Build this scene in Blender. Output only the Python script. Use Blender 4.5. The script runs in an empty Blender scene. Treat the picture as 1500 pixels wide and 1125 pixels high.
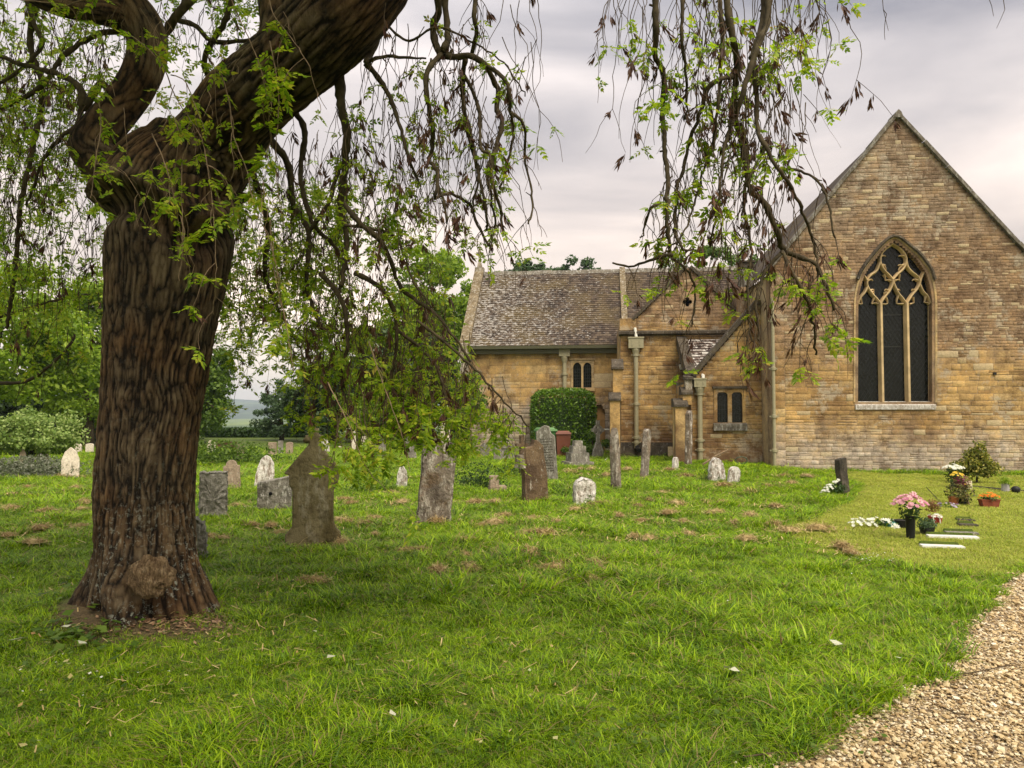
import bpy, math, random
import numpy as np
from mathutils import Vector, Matrix, noise as mnoise
rng = np.random.default_rng(11)
random.seed(5)
R = math.radians
sc = bpy.context.scene
C = sc.collection

# ------------------------------------------------------------------ camera
F = 1100.0
PITCH = math.atan((605 - 562.5) / F)
cam_d = bpy.data.cameras.new('camera')
cam = bpy.data.objects.new('camera', cam_d)
C.objects.link(cam)
cam.location = (0, 0, 1.6)
cam.rotation_euler = (R(90) + PITCH, 0, 0)
cam_d.sensor_width = 36
cam_d.lens = 36 * F / 1500
cam_d.clip_start = 0.05
cam_d.clip_end = 20000
sc.camera = cam

# ------------------------------------------------------------------ sky, sun, exposure
SUN_EL, SUN_ROT = R(56), R(150)
world = bpy.data.worlds.new('World')
sc.world = world
world.use_nodes = True
wt = world.node_tree
wt.nodes.clear()
wo = wt.nodes.new('ShaderNodeOutputWorld')
bg = wt.nodes.new('ShaderNodeBackground')
bg.inputs['Strength'].default_value = 0.1
sky = wt.nodes.new('ShaderNodeTexSky')
sky.sky_type = 'NISHITA'
sky.sun_disc = False
sky.sun_elevation = SUN_EL
sky.sun_rotation = SUN_ROT
tc = wt.nodes.new('ShaderNodeTexCoord')
mp = wt.nodes.new('ShaderNodeMapping')
mp.inputs['Scale'].default_value = (1.0, 1.0, 3.6)
mp.inputs['Rotation'].default_value = (0.0, R(5), 0)
cl = wt.nodes.new('ShaderNodeTexNoise')
cl.inputs['Scale'].default_value = 1.9
cl.inputs['Detail'].default_value = 6
cl.inputs['Roughness'].default_value = 0.5
cl.inputs['Distortion'].default_value = 0.5
wt.links.new(tc.outputs['Generated'], mp.inputs[0])
wt.links.new(mp.outputs[0], cl.inputs['Vector'])
cr = wt.nodes.new('ShaderNodeValToRGB')
e = cr.color_ramp.elements
e[0].position = 0.30; e[0].color = (0.95, 0.93, 1.00, 1)
e[1].position = 0.72; e[1].color = (3.2, 2.95, 2.80, 1)
el = cr.color_ramp.elements.new(0.5); el.color = (1.9, 1.80, 1.78, 1)
wt.links.new(cl.outputs['Fac'], cr.inputs[0])
sx = wt.nodes.new('ShaderNodeSeparateXYZ')
wt.links.new(tc.outputs['Generated'], sx.inputs[0])
hr = wt.nodes.new('ShaderNodeValToRGB')            # warm break of cloud low down
h = hr.color_ramp.elements
h[0].position = 0.0; h[0].color = (1.42, 1.24, 1.0, 1)
h[1].position = 0.62; h[1].color = (0.94, 0.96, 1.02, 1)
h2 = hr.color_ramp.elements.new(0.16); h2.color = (1.5, 1.28, 1.06, 1)
h2 = hr.color_ramp.elements.new(0.33); h2.color = (1.14, 1.06, 0.99, 1)
wt.links.new(sx.outputs['Z'], hr.inputs[0])
mu = wt.nodes.new('ShaderNodeMix'); mu.data_type = 'RGBA'; mu.blend_type = 'MULTIPLY'
mu.inputs[0].default_value = 1.0
wt.links.new(cr.outputs[0], mu.inputs[6]); wt.links.new(hr.outputs[0], mu.inputs[7])
mx = wt.nodes.new('ShaderNodeMix'); mx.data_type = 'RGBA'
mx.inputs[0].default_value = 0.93                  # cloud deck over the clear sky
wt.links.new(sky.outputs[0], mx.inputs[6]); wt.links.new(mu.outputs[2], mx.inputs[7])
wt.links.new(mx.outputs[2], bg.inputs[0])
wt.links.new(bg.outputs[0], wo.inputs[0])
sun_d = bpy.data.lights.new('sun', 'SUN')
sun = bpy.data.objects.new('sun', sun_d)
C.objects.link(sun)
sun_d.energy = 1.5
sun_d.angle = R(50)
sun_d.color = (1.0, 0.90, 0.74)
sd = Vector((math.sin(SUN_ROT) * math.cos(SUN_EL), math.cos(SUN_ROT) * math.cos(SUN_EL), math.sin(SUN_EL)))
sun.rotation_euler = (-sd).to_track_quat('-Z', 'Y').to_euler()
sc.view_settings.view_transform = 'Standard'
sc.view_settings.look = 'None'
sc.view_settings.exposure = 1.92
sc.view_settings.gamma = 1
sc.render.engine = 'CYCLES'
sc.cycles.max_bounces = 8
sc.cycles.transparent_max_bounces = 8
sc.cycles.use_denoising = True
sc.cycles.volume_bounces = 0
sc.cycles.volume_step_rate = 1.0

# ------------------------------------------------------------------ helpers
cp, sp = math.cos(PITCH), math.sin(PITCH)
def P(px, py, d):
    a = (px - 750) / F; b = (562.5 - py) / F
    dy = cp - sp * b; dz = sp + cp * b
    k = d / dy
    return Vector((a * k, d, 1.6 + dz * k))
def G(px, py, gz0=0.0):
    """ground point under a pixel"""
    a = (px - 750) / F; b = (562.5 - py) / F
    dy = cp - sp * b; dz = sp + cp * b
    k = (gz0 - 1.6) / dz
    x, y = a * k, dy * k
    z = float(gz(np.array([x]), np.array([y]))[0])
    if abs(z - gz0) > 0.01 and abs(gz0) < 1e-9:
        return G(px, py, z)
    return Vector((x, y, z))
def proj(p):
    x, y, z = p[..., 0], p[..., 1], p[..., 2] - 1.6
    f = y * cp + z * sp; u = -y * sp + z * cp
    f = np.where(f < 0.01, 0.01, f)
    return 750 + F * x / f, 562.5 - F * u / f

def _h(ix, iy, iz):
    n = (ix * 374761393 + iy * 668265263 + iz * 2147483647 * 0 + iz * 1274126177) & 0xffffffff
    n = ((n ^ (n >> 13)) * 1274126177) & 0xffffffff
    n = n ^ (n >> 16)
    return (n & 0xffff) / 65535.0
def vn(x, y, z=0.0):
    x, y, z = np.broadcast_arrays(np.asarray(x, float), np.asarray(y, float), np.asarray(z, float))
    xi = np.floor(x).astype(np.int64); yi = np.floor(y).astype(np.int64); zi = np.floor(z).astype(np.int64)
    fx, fy, fz = x - xi, y - yi, z - zi
    fx = fx * fx * (3 - 2 * fx); fy = fy * fy * (3 - 2 * fy); fz = fz * fz * (3 - 2 * fz)
    r = 0
    for dx in (0, 1):
        for dy in (0, 1):
            for dz in (0, 1):
                w = (fx if dx else 1 - fx) * (fy if dy else 1 - fy) * (fz if dz else 1 - fz)
                r = r + w * _h(xi + dx, yi + dy, zi + dz)
    return r
def fbm(x, y, z=0.0, o=3):
    r, a, t, s = 0, 1.0, 0, 1.0
    for i in range(o):
        r = r + a * vn(np.asarray(x) * s + 17.3 * i, np.asarray(y) * s + 5.1 * i, np.asarray(z) * s)
        t += a; a *= 0.5; s *= 2.03
    return r / t

def gz(x, y):
    x = np.asarray(x, float); y = np.asarray(y, float)
    near = np.clip(1 - np.hypot(x, y) / 60, 0, 1)
    z = near * (0.10 * (fbm(x * 0.22 + 3, y * 0.22, 1, 2) - 0.5) + 0.035 * (fbm(x * 1.3, y * 1.3, 2, 2) - 0.5))
    z = z + 0.13 * np.exp(-((x - 5.6) / 2.6) ** 2 - ((y - 22.0) / 5.0) ** 2)
    z = z - 0.06 * np.exp(-((x - 11) / 4.0) ** 2 - ((y - 17.0) / 5.0) ** 2)
    z = z + 0.13 * np.exp(-((x + 3.35) / 0.75) ** 2 - ((y - 6.1) / 0.75) ** 2)
    t = np.clip((y - 44) / 280, 0, 1)
    z = z - 10.0 * t * t * (3 - 2 * t)
    return z

def mesh(name, v, f, mats=None, smooth=False, idx=None):
    """v Nx3, f MxK (K=3 or 4) array or list of index lists"""
    me = bpy.data.meshes.new(name)
    v = np.asarray(v, dtype=np.float32)
    if isinstance(f, np.ndarray):
        M, K = f.shape
        me.vertices.add(len(v)); me.vertices.foreach_set('co', v.ravel())
        me.loops.add(M * K); me.loops.foreach_set('vertex_index', f.astype(np.int32).ravel())
        me.polygons.add(M)
        me.polygons.foreach_set('loop_start', np.arange(0, M * K, K, dtype=np.int32))
        me.polygons.foreach_set('loop_total', np.full(M, K, dtype=np.int32))
        me.update(calc_edges=True)
    else:
        me.from_pydata([tuple(map(float, q)) for q in v], [], [tuple(int(i) for i in q) for q in f])
        me.update()
    if smooth:
        me.polygons.foreach_set('use_smooth', np.ones(len(me.polygons), dtype=bool))
    for m in (mats or []):
        me.materials.append(m)
    if idx is not None:
        me.polygons.foreach_set('material_index', np.asarray(idx, dtype=np.int32))
    return me
def link(name, me, parent=None, loc=None, **kw):
    o = bpy.data.objects.new(name, me)
    C.objects.link(o)
    if parent is not None: o.parent = parent
    if loc is not None: o.location = loc
    for k, w in kw.items(): o[k] = w
    return o
def empty(name, loc, label, cat, rz=0, group=None):
    o = bpy.data.objects.new(name, None)
    o.empty_display_size = 0.2
    C.objects.link(o)
    o.location = loc; o.rotation_euler = (0, 0, rz)
    o['label'] = label; o['category'] = cat
    if group: o['group'] = group
    return o

class MB:
    """collects pieces; faces may be any n-gon"""
    def __init__(s): s.v = []; s.f = []; s.m = []; s.cur = 0
    def add(s, v, f):
        b = len(s.v); s.v.extend([tuple(q) for q in v]); s.f.extend([tuple(i + b for i in q) for q in f])
        s.m.extend([s.cur] * len(f)); return s
    def box(s, x0, x1, y0, y1, z0, z1, taper=0.0):
        t = taper
        v = [(x0, y0, z0), (x1, y0, z0), (x1, y1, z0), (x0, y1, z0), (x0 + t, y0 + t, z1), (x1 - t, y0 + t, z1), (x1 - t, y1 - t, z1), (x0 + t, y1 - t, z1)]
        return s.add(v, [(0, 3, 2, 1), (4, 5, 6, 7), (0, 1, 5, 4), (1, 2, 6, 5), (2, 3, 7, 6), (3, 0, 4, 7)])
    def tube(s, pts, rad, n=8, cap=True):
        pts = [Vector(p) for p in pts]
        rad = rad if hasattr(rad, '__len__') else [rad] * len(pts)
        b = len(s.v); prev = None
        for i, p in enumerate(pts):
            t = (pts[min(i + 1, len(pts) - 1)] - pts[max(i - 1, 0)]).normalized()
            if prev is None:
                a = t.orthogonal().normalized()
            else:
                a = (prev - t * prev.dot(t)).normalized()
            prev = a; c = t.cross(a)
            for k in range(n):
                w = 2 * math.pi * k / n
                s.v.append(tuple(p + (a * math.cos(w) + c * math.sin(w)) * rad[i]))
        for i in range(len(pts) - 1):
            for k in range(n):
                k2 = (k + 1) % n
                s.f.append((b + i * n + k, b + i * n + k2, b + (i + 1) * n + k2, b + (i + 1) * n + k)); s.m.append(s.cur)
        if cap:
            s.f.append(tuple(b + k for k in range(n))[::-1]); s.m.append(s.cur)
            e_ = b + (len(pts) - 1) * n
            s.f.append(tuple(e_ + k for k in range(n))); s.m.append(s.cur)
        return s
    def prism(s, poly, a0, a1, axis='y'):
        """poly in (x,z) extruded along y (axis y) or (x,y) along z"""
        n = len(poly)
        if axis == 'y':
            v = [(p[0], a0, p[1]) for p in poly] + [(p[0], a1, p[1]) for p in poly]
        elif axis == 'x':
            v = [(a0, p[0], p[1]) for p in poly] + [(a1, p[0], p[1]) for p in poly]
        else:
            v = [(p[0], p[1], a0) for p in poly] + [(p[0], p[1], a1) for p in poly]
        f = [tuple(range(n)), tuple(range(n, 2 * n))[::-1]] + [(i, (i + 1) % n + 0, (i + 1) % n + n, i + n)[::-1] for i in range(n)]
        return s.add(v, f)
    def lathe(s, prof, cx=0, cy=0, n=16):
        b = len(s.v)
        for r_, z_ in prof:
            for k in range(n):
                w = 2 * math.pi * k / n
                s.v.append((cx + r_ * math.cos(w), cy + r_ * math.sin(w), z_))
        for i in range(len(prof) - 1):
            for k in range(n):
                k2 = (k + 1) % n
                s.f.append((b + i * n + k, b + i * n + k2, b + (i + 1) * n + k2, b + (i + 1) * n + k)); s.m.append(s.cur)
        s.f.append(tuple(b + k for k in range(n))[::-1]); s.m.append(s.cur)
        s.f.append(tuple(b + (len(prof) - 1) * n + k for k in range(n))); s.m.append(s.cur)
        return s
    def build(s, name, mats, parent=None, loc=None, smooth=False, **kw):
        mats = mats if isinstance(mats, (list, tuple)) else [mats]
        me = mesh(name, s.v, s.f, mats, smooth, s.m)
        return link(name, me, parent, loc, **kw)

# ------------------------------------------------------------------ materials
class NT:
    def __init__(s, name):
        s.m = bpy.data.materials.new(name); s.m.use_nodes = True
        s.t = s.m.node_tree; s.b = s.t.nodes['Principled BSDF']; s.out = s.t.nodes['Material Output']
        s.b.inputs['Roughness'].default_value = 0.85
        s.b.inputs['Specular IOR Level'].default_value = 0.25
        s._p = None
    def n(s, typ, **kw):
        q = s.t.nodes.new(typ)
        for k, w in kw.items(): setattr(q, k, w)
        return q
    def l(s, a, b): s.t.links.new(a, b)
    def pos(s):
        if s._p is None: s._p = s.n('ShaderNodeNewGeometry').outputs['Position']
        return s._p
    def obj(s): return s.n('ShaderNodeTexCoord').outputs['Object']
    def scale(s, vec, v3):
        q = s.n('ShaderNodeVectorMath', operation='MULTIPLY'); s.l(vec, q.inputs[0]); q.inputs[1].default_value = v3
        return q.outputs[0]
    def noise(s, vec, scale, detail=3, rough=0.55, dist=0.0):
        q = s.n('ShaderNodeTexNoise'); q.inputs['Scale'].default_value = scale; q.inputs['Detail'].default_value = detail
        q.inputs['Roughness'].default_value = rough; q.inputs['Distortion'].default_value = dist
        s.l(vec, q.inputs['Vector']); return q.outputs['Fac']
    def voro(s, vec, scale, feature='F1', out='Distance'):
        q = s.n('ShaderNodeTexVoronoi', feature=feature); q.inputs['Scale'].default_value = scale
        s.l(vec, q.inputs['Vector']); return q.outputs[out]
    def ramp(s, fac, stops):
        q = s.n('ShaderNodeValToRGB'); es = q.color_ramp.elements
        while len(es) > len(stops): es.remove(es[-1])
        while len(es) < len(stops): es.new(0.5)
        for e_, (p_, c_) in zip(es, stops):
            e_.position = p_
            c_ = (c_, c_, c_) if not hasattr(c_, '__len__') else c_
            e_.color = (*c_, 1)
        s.l(fac, q.inputs[0]); return q.outputs[0]
    def math(s, op, a, b=None, clamp=False):
        q = s.n('ShaderNodeMath', operation=op, use_clamp=clamp)
        for i, w in enumerate((a, b)):
            if w is None: continue
            if isinstance(w, (int, float)): q.inputs[i].default_value = w
            else: s.l(w, q.inputs[i])
        return q.outputs[0]
    def mix(s, fac, a, b, blend='MIX'):
        q = s.n('ShaderNodeMix', data_type='RGBA', blend_type=blend)
        for i, w in ((0, fac), (6, a), (7, b)):
            if isinstance(w, (int, float)): q.inputs[i].default_value = w
            elif isinstance(w, tuple): q.inputs[i].default_value = (*w, 1)
            else: s.l(w, q.inputs[i])
        return q.outputs[2]
    def rnd(s):
        g = s.n('ShaderNodeNewGeometry').outputs['Random Per Island']; o = s.n('ShaderNodeObjectInfo').outputs['Random']
        return s.math('FRACT', s.math('ADD', g, o))
    def z(s, vec=None):
        q = s.n('ShaderNodeSeparateXYZ'); s.l(vec or s.pos(), q.inputs[0]); return q.outputs['Z']
    def xyz(s, vec=None):
        q = s.n('ShaderNodeSeparateXYZ'); s.l(vec or s.pos(), q.inputs[0]); return q.outputs
    def bump(s, h_, strength=0.5, dist=0.02):
        q = s.n('ShaderNodeBump'); q.inputs['Strength'].default_value = strength; q.inputs['Distance'].default_value = dist
        s.l(h_, q.inputs['Height']); s.l(q.outputs[0], s.b.inputs['Normal']); return q.outputs[0]
    def col(s, c_):
        if isinstance(c_, tuple): s.b.inputs['Base Color'].default_value = (*c_, 1)
        else: s.l(c_, s.b.inputs['Base Color'])
        return s
def plain(name, c, rough=0.6, var=0.15, scale=20, metal=0.0, bump=0.0):
    t = NT(name); t.b.inputs['Roughness'].default_value = rough; t.b.inputs['Metallic'].default_value = metal
    n_ = t.noise(t.pos(), scale, 4)
    k = tuple(x * (1 - var) for x in c); k2 = tuple(min(1, x * (1 + var)) for x in c)
    t.col(t.ramp(n_, [(0.3, k), (0.7, k2)]))
    if bump: t.bump(n_, bump, 0.01)
    return t.m
def leafmat(name, cols, trans=0.35, rough=0.55):
    """cols: list of base colours chosen per leaf; some light passes through"""
    t = NT(name); t.b.inputs['Roughness'].default_value = rough; t.b.inputs['Specular IOR Level'].default_value = 0.3
    r_ = t.math('ADD', t.math('MULTIPLY', t.rnd(), 0.6), t.math('MULTIPLY', t.noise(t.pos(), 1.1, 2), 0.4))
    n = len(cols)
    c_ = t.ramp(r_, [(0.12 + 0.76 * i / max(1, n - 1), cols[i]) for i in range(n)])
    t.col(c_)
    tr = t.n('ShaderNodeBsdfTranslucent'); bright = t.mix(1.0, c_, (1.25, 1.35, 0.8), 'MULTIPLY'); t.l(bright, tr.inputs[0])
    ms = t.n('ShaderNodeMixShader'); ms.inputs[0].default_value = trans
    t.l(t.b.outputs[0], ms.inputs[1]); t.l(tr.outputs[0], ms.inputs[2]); t.l(ms.outputs[0], t.out.inputs[0])
    return t.m
def masonry(name, zones, stain=0.5, white=0.12, soft=0.5):
    """zones: [(height, (dark, mid, light))...] from the ground up, blended unevenly"""
    t = NT(name); t.b.inputs['Roughness'].default_value = 0.92; p = t.pos(); r_ = t.rnd()
    big = t.noise(p, 0.55, 4, 0.6); med = t.noise(p, 2.6, 4, 0.65); fine = t.noise(p, 22, 4, 0.7)
    zz = t.math('ADD', t.z(), t.math('MULTIPLY', t.math('SUBTRACT', med, 0.5), 2.2))
    cur = None
    for z0, (a, b, c_) in zones:
        k = t.ramp(r_, [(0.0, a), (0.28, b), (0.72, b), (1.0, c_)])
        if cur is None: cur = k
        else:
            fz = t.math('MULTIPLY', t.math('SUBTRACT', zz, z0 - soft / 2), 1 / soft, clamp=False)
            fz = t.math('MINIMUM', t.math('MAXIMUM', fz, 0.0), 1.0)
            cur = t.mix(fz, cur, k)
    mot = t.ramp(t.noise(p, 1.9, 6, 0.75), [(0.36, (0.52, 0.48, 0.46)), (0.5, (1.0, 1.0, 1.0)), (0.64, (1.38, 1.30, 1.12))]); cur = t.mix(1.0, cur, mot, 'MULTIPLY')
    cur = t.mix(t.ramp(big, [(0.5, 0.0), (0.62, stain)]), cur, (0.13, 0.065, 0.028))
    wb = t.ramp(t.noise(p, 1.3, 6, 0.75), [(0.54, 0.0), (0.62, 0.8)])
    cur = t.mix(t.math('MULTIPLY', wb, min(1, white * 13)), cur, (0.45, 0.39, 0.29))
    sel = t.ramp(r_, [(1 - white, 0.0), (1 - white + 0.01, 0.75)])
    cur = t.mix(sel, cur, (0.5, 0.40, 0.24))
    cur = t.mix(t.ramp(fine, [(0.35, 0.45), (0.6, 0.0)]), cur, t.mix(1.0, cur, (0.45, 0.42, 0.4), 'MULTIPLY'))
    sp_ = t.ramp(t.noise(p, 30, 3, 0.8), [(0.64, 0.0), (0.69, 0.7)])
    cur = t.mix(t.math('MULTIPLY', sp_, t.ramp(med, [(0.42, 0.0), (0.6, 1.0)])), cur, (0.55, 0.51, 0.43))
    t.col(cur)
    t.bump(t.math('ADD', fine, t.math('MULTIPLY', t.noise(p, 70, 3), 0.4)), 0.7, 0.02)
    return t.m
def lichen(name, base, dark, pale, amt=0.35, scale=9, bump=0.5, moss=None):
    t = NT(name); t.b.inputs['Roughness'].default_value = 0.93; p = t.pos()
    o = t.n('ShaderNodeObjectInfo').outputs['Random']
    q = t.n('ShaderNodeVectorMath', operation='ADD'); t.l(p, q.inputs[0]); t.l(o, q.inputs[1]); p = q.outputs[0]
    a = t.noise(p, 3.2, 5, 0.65); b = t.noise(t.scale(p, (1, 1, 0.35)), scale * 1.6, 5, 0.75); c_ = t.noise(p, scale * 4, 3, 0.7)
    col = t.ramp(a, [(0.34, dark), (0.62, base)])
    col = t.mix(t.ramp(b, [(0.62 - amt * 0.3, 0.0), (0.70 - amt * 0.22, 0.85)]), col, pale)
    if moss: col = t.mix(t.ramp(t.noise(p, 2.1, 4, 0.7), [(0.52, 0.0), (0.62, 0.7)]), col, moss)
    col = t.mix(t.ramp(c_, [(0.36, 0.6), (0.5, 0.0)]), col, t.mix(1.0, col, (0.4, 0.38, 0.36), 'MULTIPLY'))
    t.col(col); t.bump(t.math('ADD', b, c_), bump, 0.03)
    return t.m

def bark(name, a, b, c, lich=0.5, straw=False):
    t = NT(name); t.b.inputs['Roughness'].default_value = 0.95; p = t.pos()
    f_ = t.noise(t.scale(p, (1, 1, 0.28)), 34, 5, 0.7, 0.3); g_ = t.noise(p, 2.2, 4, 0.6)
    at_ = t.n('ShaderNodeAttribute'); at_.attribute_name = 'ridge'
    f2 = t.math('ADD', t.math('MULTIPLY', at_.outputs['Fac'], 0.62), t.math('MULTIPLY', f_, 0.38))
    col = t.ramp(f2, [(0.40, a), (0.56, b), (0.80, c)])
    col = t.mix(t.ramp(g_, [(0.40, 0.0), (0.62, 0.7)]), col, t.mix(1.0, col, (1.05, 0.74, 0.5), 'MULTIPLY'))
    if lich:
        s_ = t.ramp(t.noise(p, 26, 4, 0.8), [(0.555, 0.0), (0.60, 0.9)])
        low = t.math('MULTIPLY', t.ramp(t.z(), [(0.0, 1.0), (0.9, 0.55), (1.0, 0.45)]), t.ramp(t.noise(p, 3, 3), [(0.38, 0.0), (0.55, 1.0)]))
        hz = t.math('MULTIPLY', t.z(), 1.0)
        lowz = t.ramp(t.math('MULTIPLY', hz, 0.25), [(0.1, 1.0), (0.42, 0.12)])
        col = t.mix(t.math('MULTIPLY', t.math('MULTIPLY', s_, low), lowz), col, (0.36, 0.37, 0.31))
    t.col(col); t.bump(t.math('ADD', f_, t.math('MULTIPLY', t.noise(t.scale(p, (1, 1, .5)), 75, 4, .8), .6)), 1.0, 0.035)
    return t.m
M = {}
M['bark'] = bark('ash_bark', (0.012, 0.008, 0.005), (0.088, 0.060, 0.034), (0.22, 0.165, 0.10))
M['twig'] = plain('twig_bark', (0.075, 0.052, 0.03), 0.9, 0.5, 30)
M['branch'] = plain('branch_bark', (0.055, 0.042, 0.022), 0.9, 0.5, 18, bump=0.4)
M['straw_twig'] = plain('pale_twig_bark', (0.20, 0.14, 0.085), 0.85, 0.4, 25)
M['leaf'] = leafmat('ash_leaf', [(0.08, 0.15, 0.010), (0.17, 0.28, 0.014), (0.29, 0.40, 0.02), (0.40, 0.46, 0.035), (0.42, 0.29, 0.06)], 0.5)
M['keys'] = leafmat('ash_keys', [(0.045, 0.018, 0.012), (0.085, 0.035, 0.02), (0.14, 0.07, 0.03)], 0.2)
M['dkleaf'] = leafmat('dark_leaf', [(0.016, 0.036, 0.008), (0.035, 0.075, 0.012), (0.06, 0.11, 0.016)], 0.25)
M['midleaf'] = leafmat('mid_leaf', [(0.04, 0.08, 0.010), (0.09, 0.16, 0.016), (0.16, 0.24, 0.028)], 0.4)
M['ltleaf'] = leafmat('light_leaf', [(0.09, 0.16, 0.012), (0.22, 0.33, 0.025), (0.36, 0.46, 0.045)], 0.45)
M['paleleaf'] = leafmat('pale_leaf', [(0.10, 0.18, 0.035), (0.22, 0.31, 0.07), (0.38, 0.45, 0.16)], 0.3)
M['hedgeleaf'] = leafmat('laurel_leaf', [(0.03, 0.075, 0.006), (0.085, 0.17, 0.010), (0.20, 0.31, 0.03)], 0.2, 0.3)
M['blueleaf'] = leafmat('bluegreen_leaf', [(0.035, 0.07, 0.03), (0.07, 0.12, 0.05), (0.11, 0.17, 0.07)], 0.3)
M['yew'] = leafmat('yew_leaf', [(0.012, 0.026, 0.006), (0.026, 0.055, 0.010), (0.05, 0.09, 0.014)], 0.1)
# ------------------------------------------------------------------ ground
def axis(lo, hi, fine_lo, fine_hi, step, grow=1.09):
    a = list(np.arange(fine_lo, fine_hi + 1e-6, step)); s = step; x = fine_hi
    while x < hi: s *= grow; x += s; a.append(min(x, hi))
    s = step; x = fine_lo
    while x > lo: s *= grow; x -= s; a.insert(0, max(x, lo))
    return np.array(sorted(set(a)))
gx_ = axis(-3000, 3000, -8, 14, 0.14); gy_ = axis(-300, 3400, 2.0, 26, 0.16)
X, Y = np.meshgrid(gx_, gy_)
Z = gz(X, Y)
nx, ny = len(gx_), len(gy_)
idx = np.arange(nx * ny).reshape(ny, nx)
gf = np.stack([idx[:-1, :-1], idx[:-1, 1:], idx[1:, 1:], idx[1:, :-1]], -1).reshape(-1, 4)
t = NT('ground_turf'); p = t.pos()
n1 = t.noise(p, 0.9, 5, 0.65); n2 = t.noise(p, 9, 4, 0.7); n3 = t.noise(p, 60, 3, 0.7)
c_ = t.ramp(n1, [(0.35, (0.06, 0.10, 0.009)), (0.65, (0.11, 0.16, 0.014))])
c_ = t.mix(t.ramp(n2, [(0.5, 0.0), (0.75, 0.6)]), c_, (0.12, 0.10, 0.035))
c_ = t.mix(t.ramp(n3, [(0.35, 0.7), (0.55, 0.0)]), c_, (0.03, 0.04, 0.012))
far = t.ramp(t.noise(t.scale(p, (1, 0.35, 1)), 0.006, 2), [(0.4, (0.05, 0.09, 0.02)), (0.5, (0.15, 0.20, 0.045)), (0.62, (0.07, 0.12, 0.03))])
yy = t.xyz()['Y']
c_ = t.mix(t.math('MULTIPLY', t.math('SUBTRACT', yy, 60), 0.02, True), c_, far)
dv = t.n('ShaderNodeVectorMath', operation='DISTANCE'); t.l(t.scale(p, (1, 1.5, 0)), dv.inputs[0]); dv.inputs[1].default_value = (-2.8, 8.6, 0)
sf = t.math('ADD', dv.outputs['Value'], t.math('MULTIPLY', t.math('SUBTRACT', n2, 0.5), 0.9))
c_ = t.mix(t.ramp(sf, [(0.62, 0.92), (0.95, 0.0)]), c_, t.ramp(n3, [(0.3, (0.05, 0.032, 0.018)), (0.7, (0.17, 0.115, 0.065))]))     # bare soil at the foot of the ash
t.col(c_); t.bump(t.math('ADD', n2, n3), 0.6, 0.03)
M['turf'] = t.m
ground = link('ground', mesh('ground', np.stack([X, Y, Z], -1).reshape(-1, 3), gf, [M['turf']], True), kind='structure',
              label='grassy churchyard ground running out to the fields', )

# hills on the horizon
hx = np.linspace(-2900, 2900, 220); hy = np.linspace(1300, 3300, 50)
X, Y = np.meshgrid(hx, hy)
tt = np.clip((Y - 1300) / 1500, 0, 1); tt = tt * tt * (3 - 2 * tt)
Z = -11.5 + tt * (42 + 36 * fbm(X / 700, Y / 900 + 3, 0, 3)) + 3 * tt * fbm(X / 90, Y / 90, 0, 2)
Z = Z - np.clip((Y - 2900) / 400, 0, 1) * 60
idx = np.arange(X.size).reshape(X.shape)
hf = np.stack([idx[:-1, :-1], idx[:-1, 1:], idx[1:, 1:], idx[1:, :-1]], -1).reshape(-1, 4)
t = NT('hill_woods'); p = t.pos()
q_ = t.voro(t.scale(p, (1, 0.5, 0.1)), 0.006, out='Color')
c_ = t.ramp(t.z(q_), [(0.2, (0.035, 0.07, 0.02)), (0.5, (0.10, 0.15, 0.04)), (0.8, (0.05, 0.09, 0.03))])
c_ = t.mix(t.ramp(t.noise(p, 0.012, 5, 0.7), [(0.45, 0.0), (0.55, 1.0)]), c_, (0.022, 0.045, 0.018))
t.col(c_)
link('hills', mesh('hills', np.stack([X, Y, Z], -1).reshape(-1, 3), hf, [t.m], True), kind='structure', label='wooded hills along the horizon')

# ------------------------------------------------------------------ gravel path
pe = [(0.15, 1.6), (0.70, 2.75), (1.10, 3.38), (1.42, 3.62), (1.74, 3.97), (2.25, 4.38), (2.66, 4.62), (3.02, 5.15), (3.45, 5.7), (3.95, 6.15), (4.35, 6.75), (5.0, 7.45), (6.2, 8.3), (8.0, 9.2)]
pe2 = [(3.2, 0.2), (3.9, 1.2), (4.6, 2.1), (5.2, 2.9), (5.8, 3.6), (6.4, 4.2), (7.0, 4.9), (7.6, 5.5), (8.3, 6.2), (9.2, 6.9), (10.2, 7.6)]
poly_path = pe + pe2[::-1]
def inpoly(x, y, poly):
    r_ = np.zeros(np.shape(x), bool); n = len(poly)
    for i in range(n):
        x1, y1 = poly[i]; x2, y2 = poly[(i + 1) % n]
        c = ((y1 > y) != (y2 > y)) & (x < (x2 - x1) * (y - y1) / (y2 - y1 + 1e-12) + x1)
        r_ ^= c
    return r_
t = NT('gravel_bed'); p = t.pos()
v1 = t.voro(p, 48, out='Color'); v2 = t.voro(p, 48)
c_ = t.ramp(t.z(v1), [(0.1, (0.12, 0.08, 0.045)), (0.5, (0.30, 0.21, 0.12)), (0.9, (0.45, 0.36, 0.24))])
t.col(c_); t.bump(v2, 1.0, 0.02)
# path surface: a grid clipped to the outline, 12 mm above the turf
px_ = np.arange(0, 10.6, 0.1); py_ = np.arange(0, 9.6, 0.1)
X, Y = np.meshgrid(px_, py_)
ins = inpoly(X + 0.05, Y + 0.05, poly_path)
Z = gz(X, Y) + 0.012
idx = np.arange(X.size).reshape(X.shape)
pf = np.stack([idx[:-1, :-1], idx[:-1, 1:], idx[1:, 1:], idx[1:, :-1]], -1)[ins[:-1, :-1]]
path = link('path', mesh('path', np.stack([X, Y, Z], -1).reshape(-1, 3), pf.reshape(-1, 4), [t.m], True), kind='structure', label='gravel path curving past the churchyard lawn')

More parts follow.
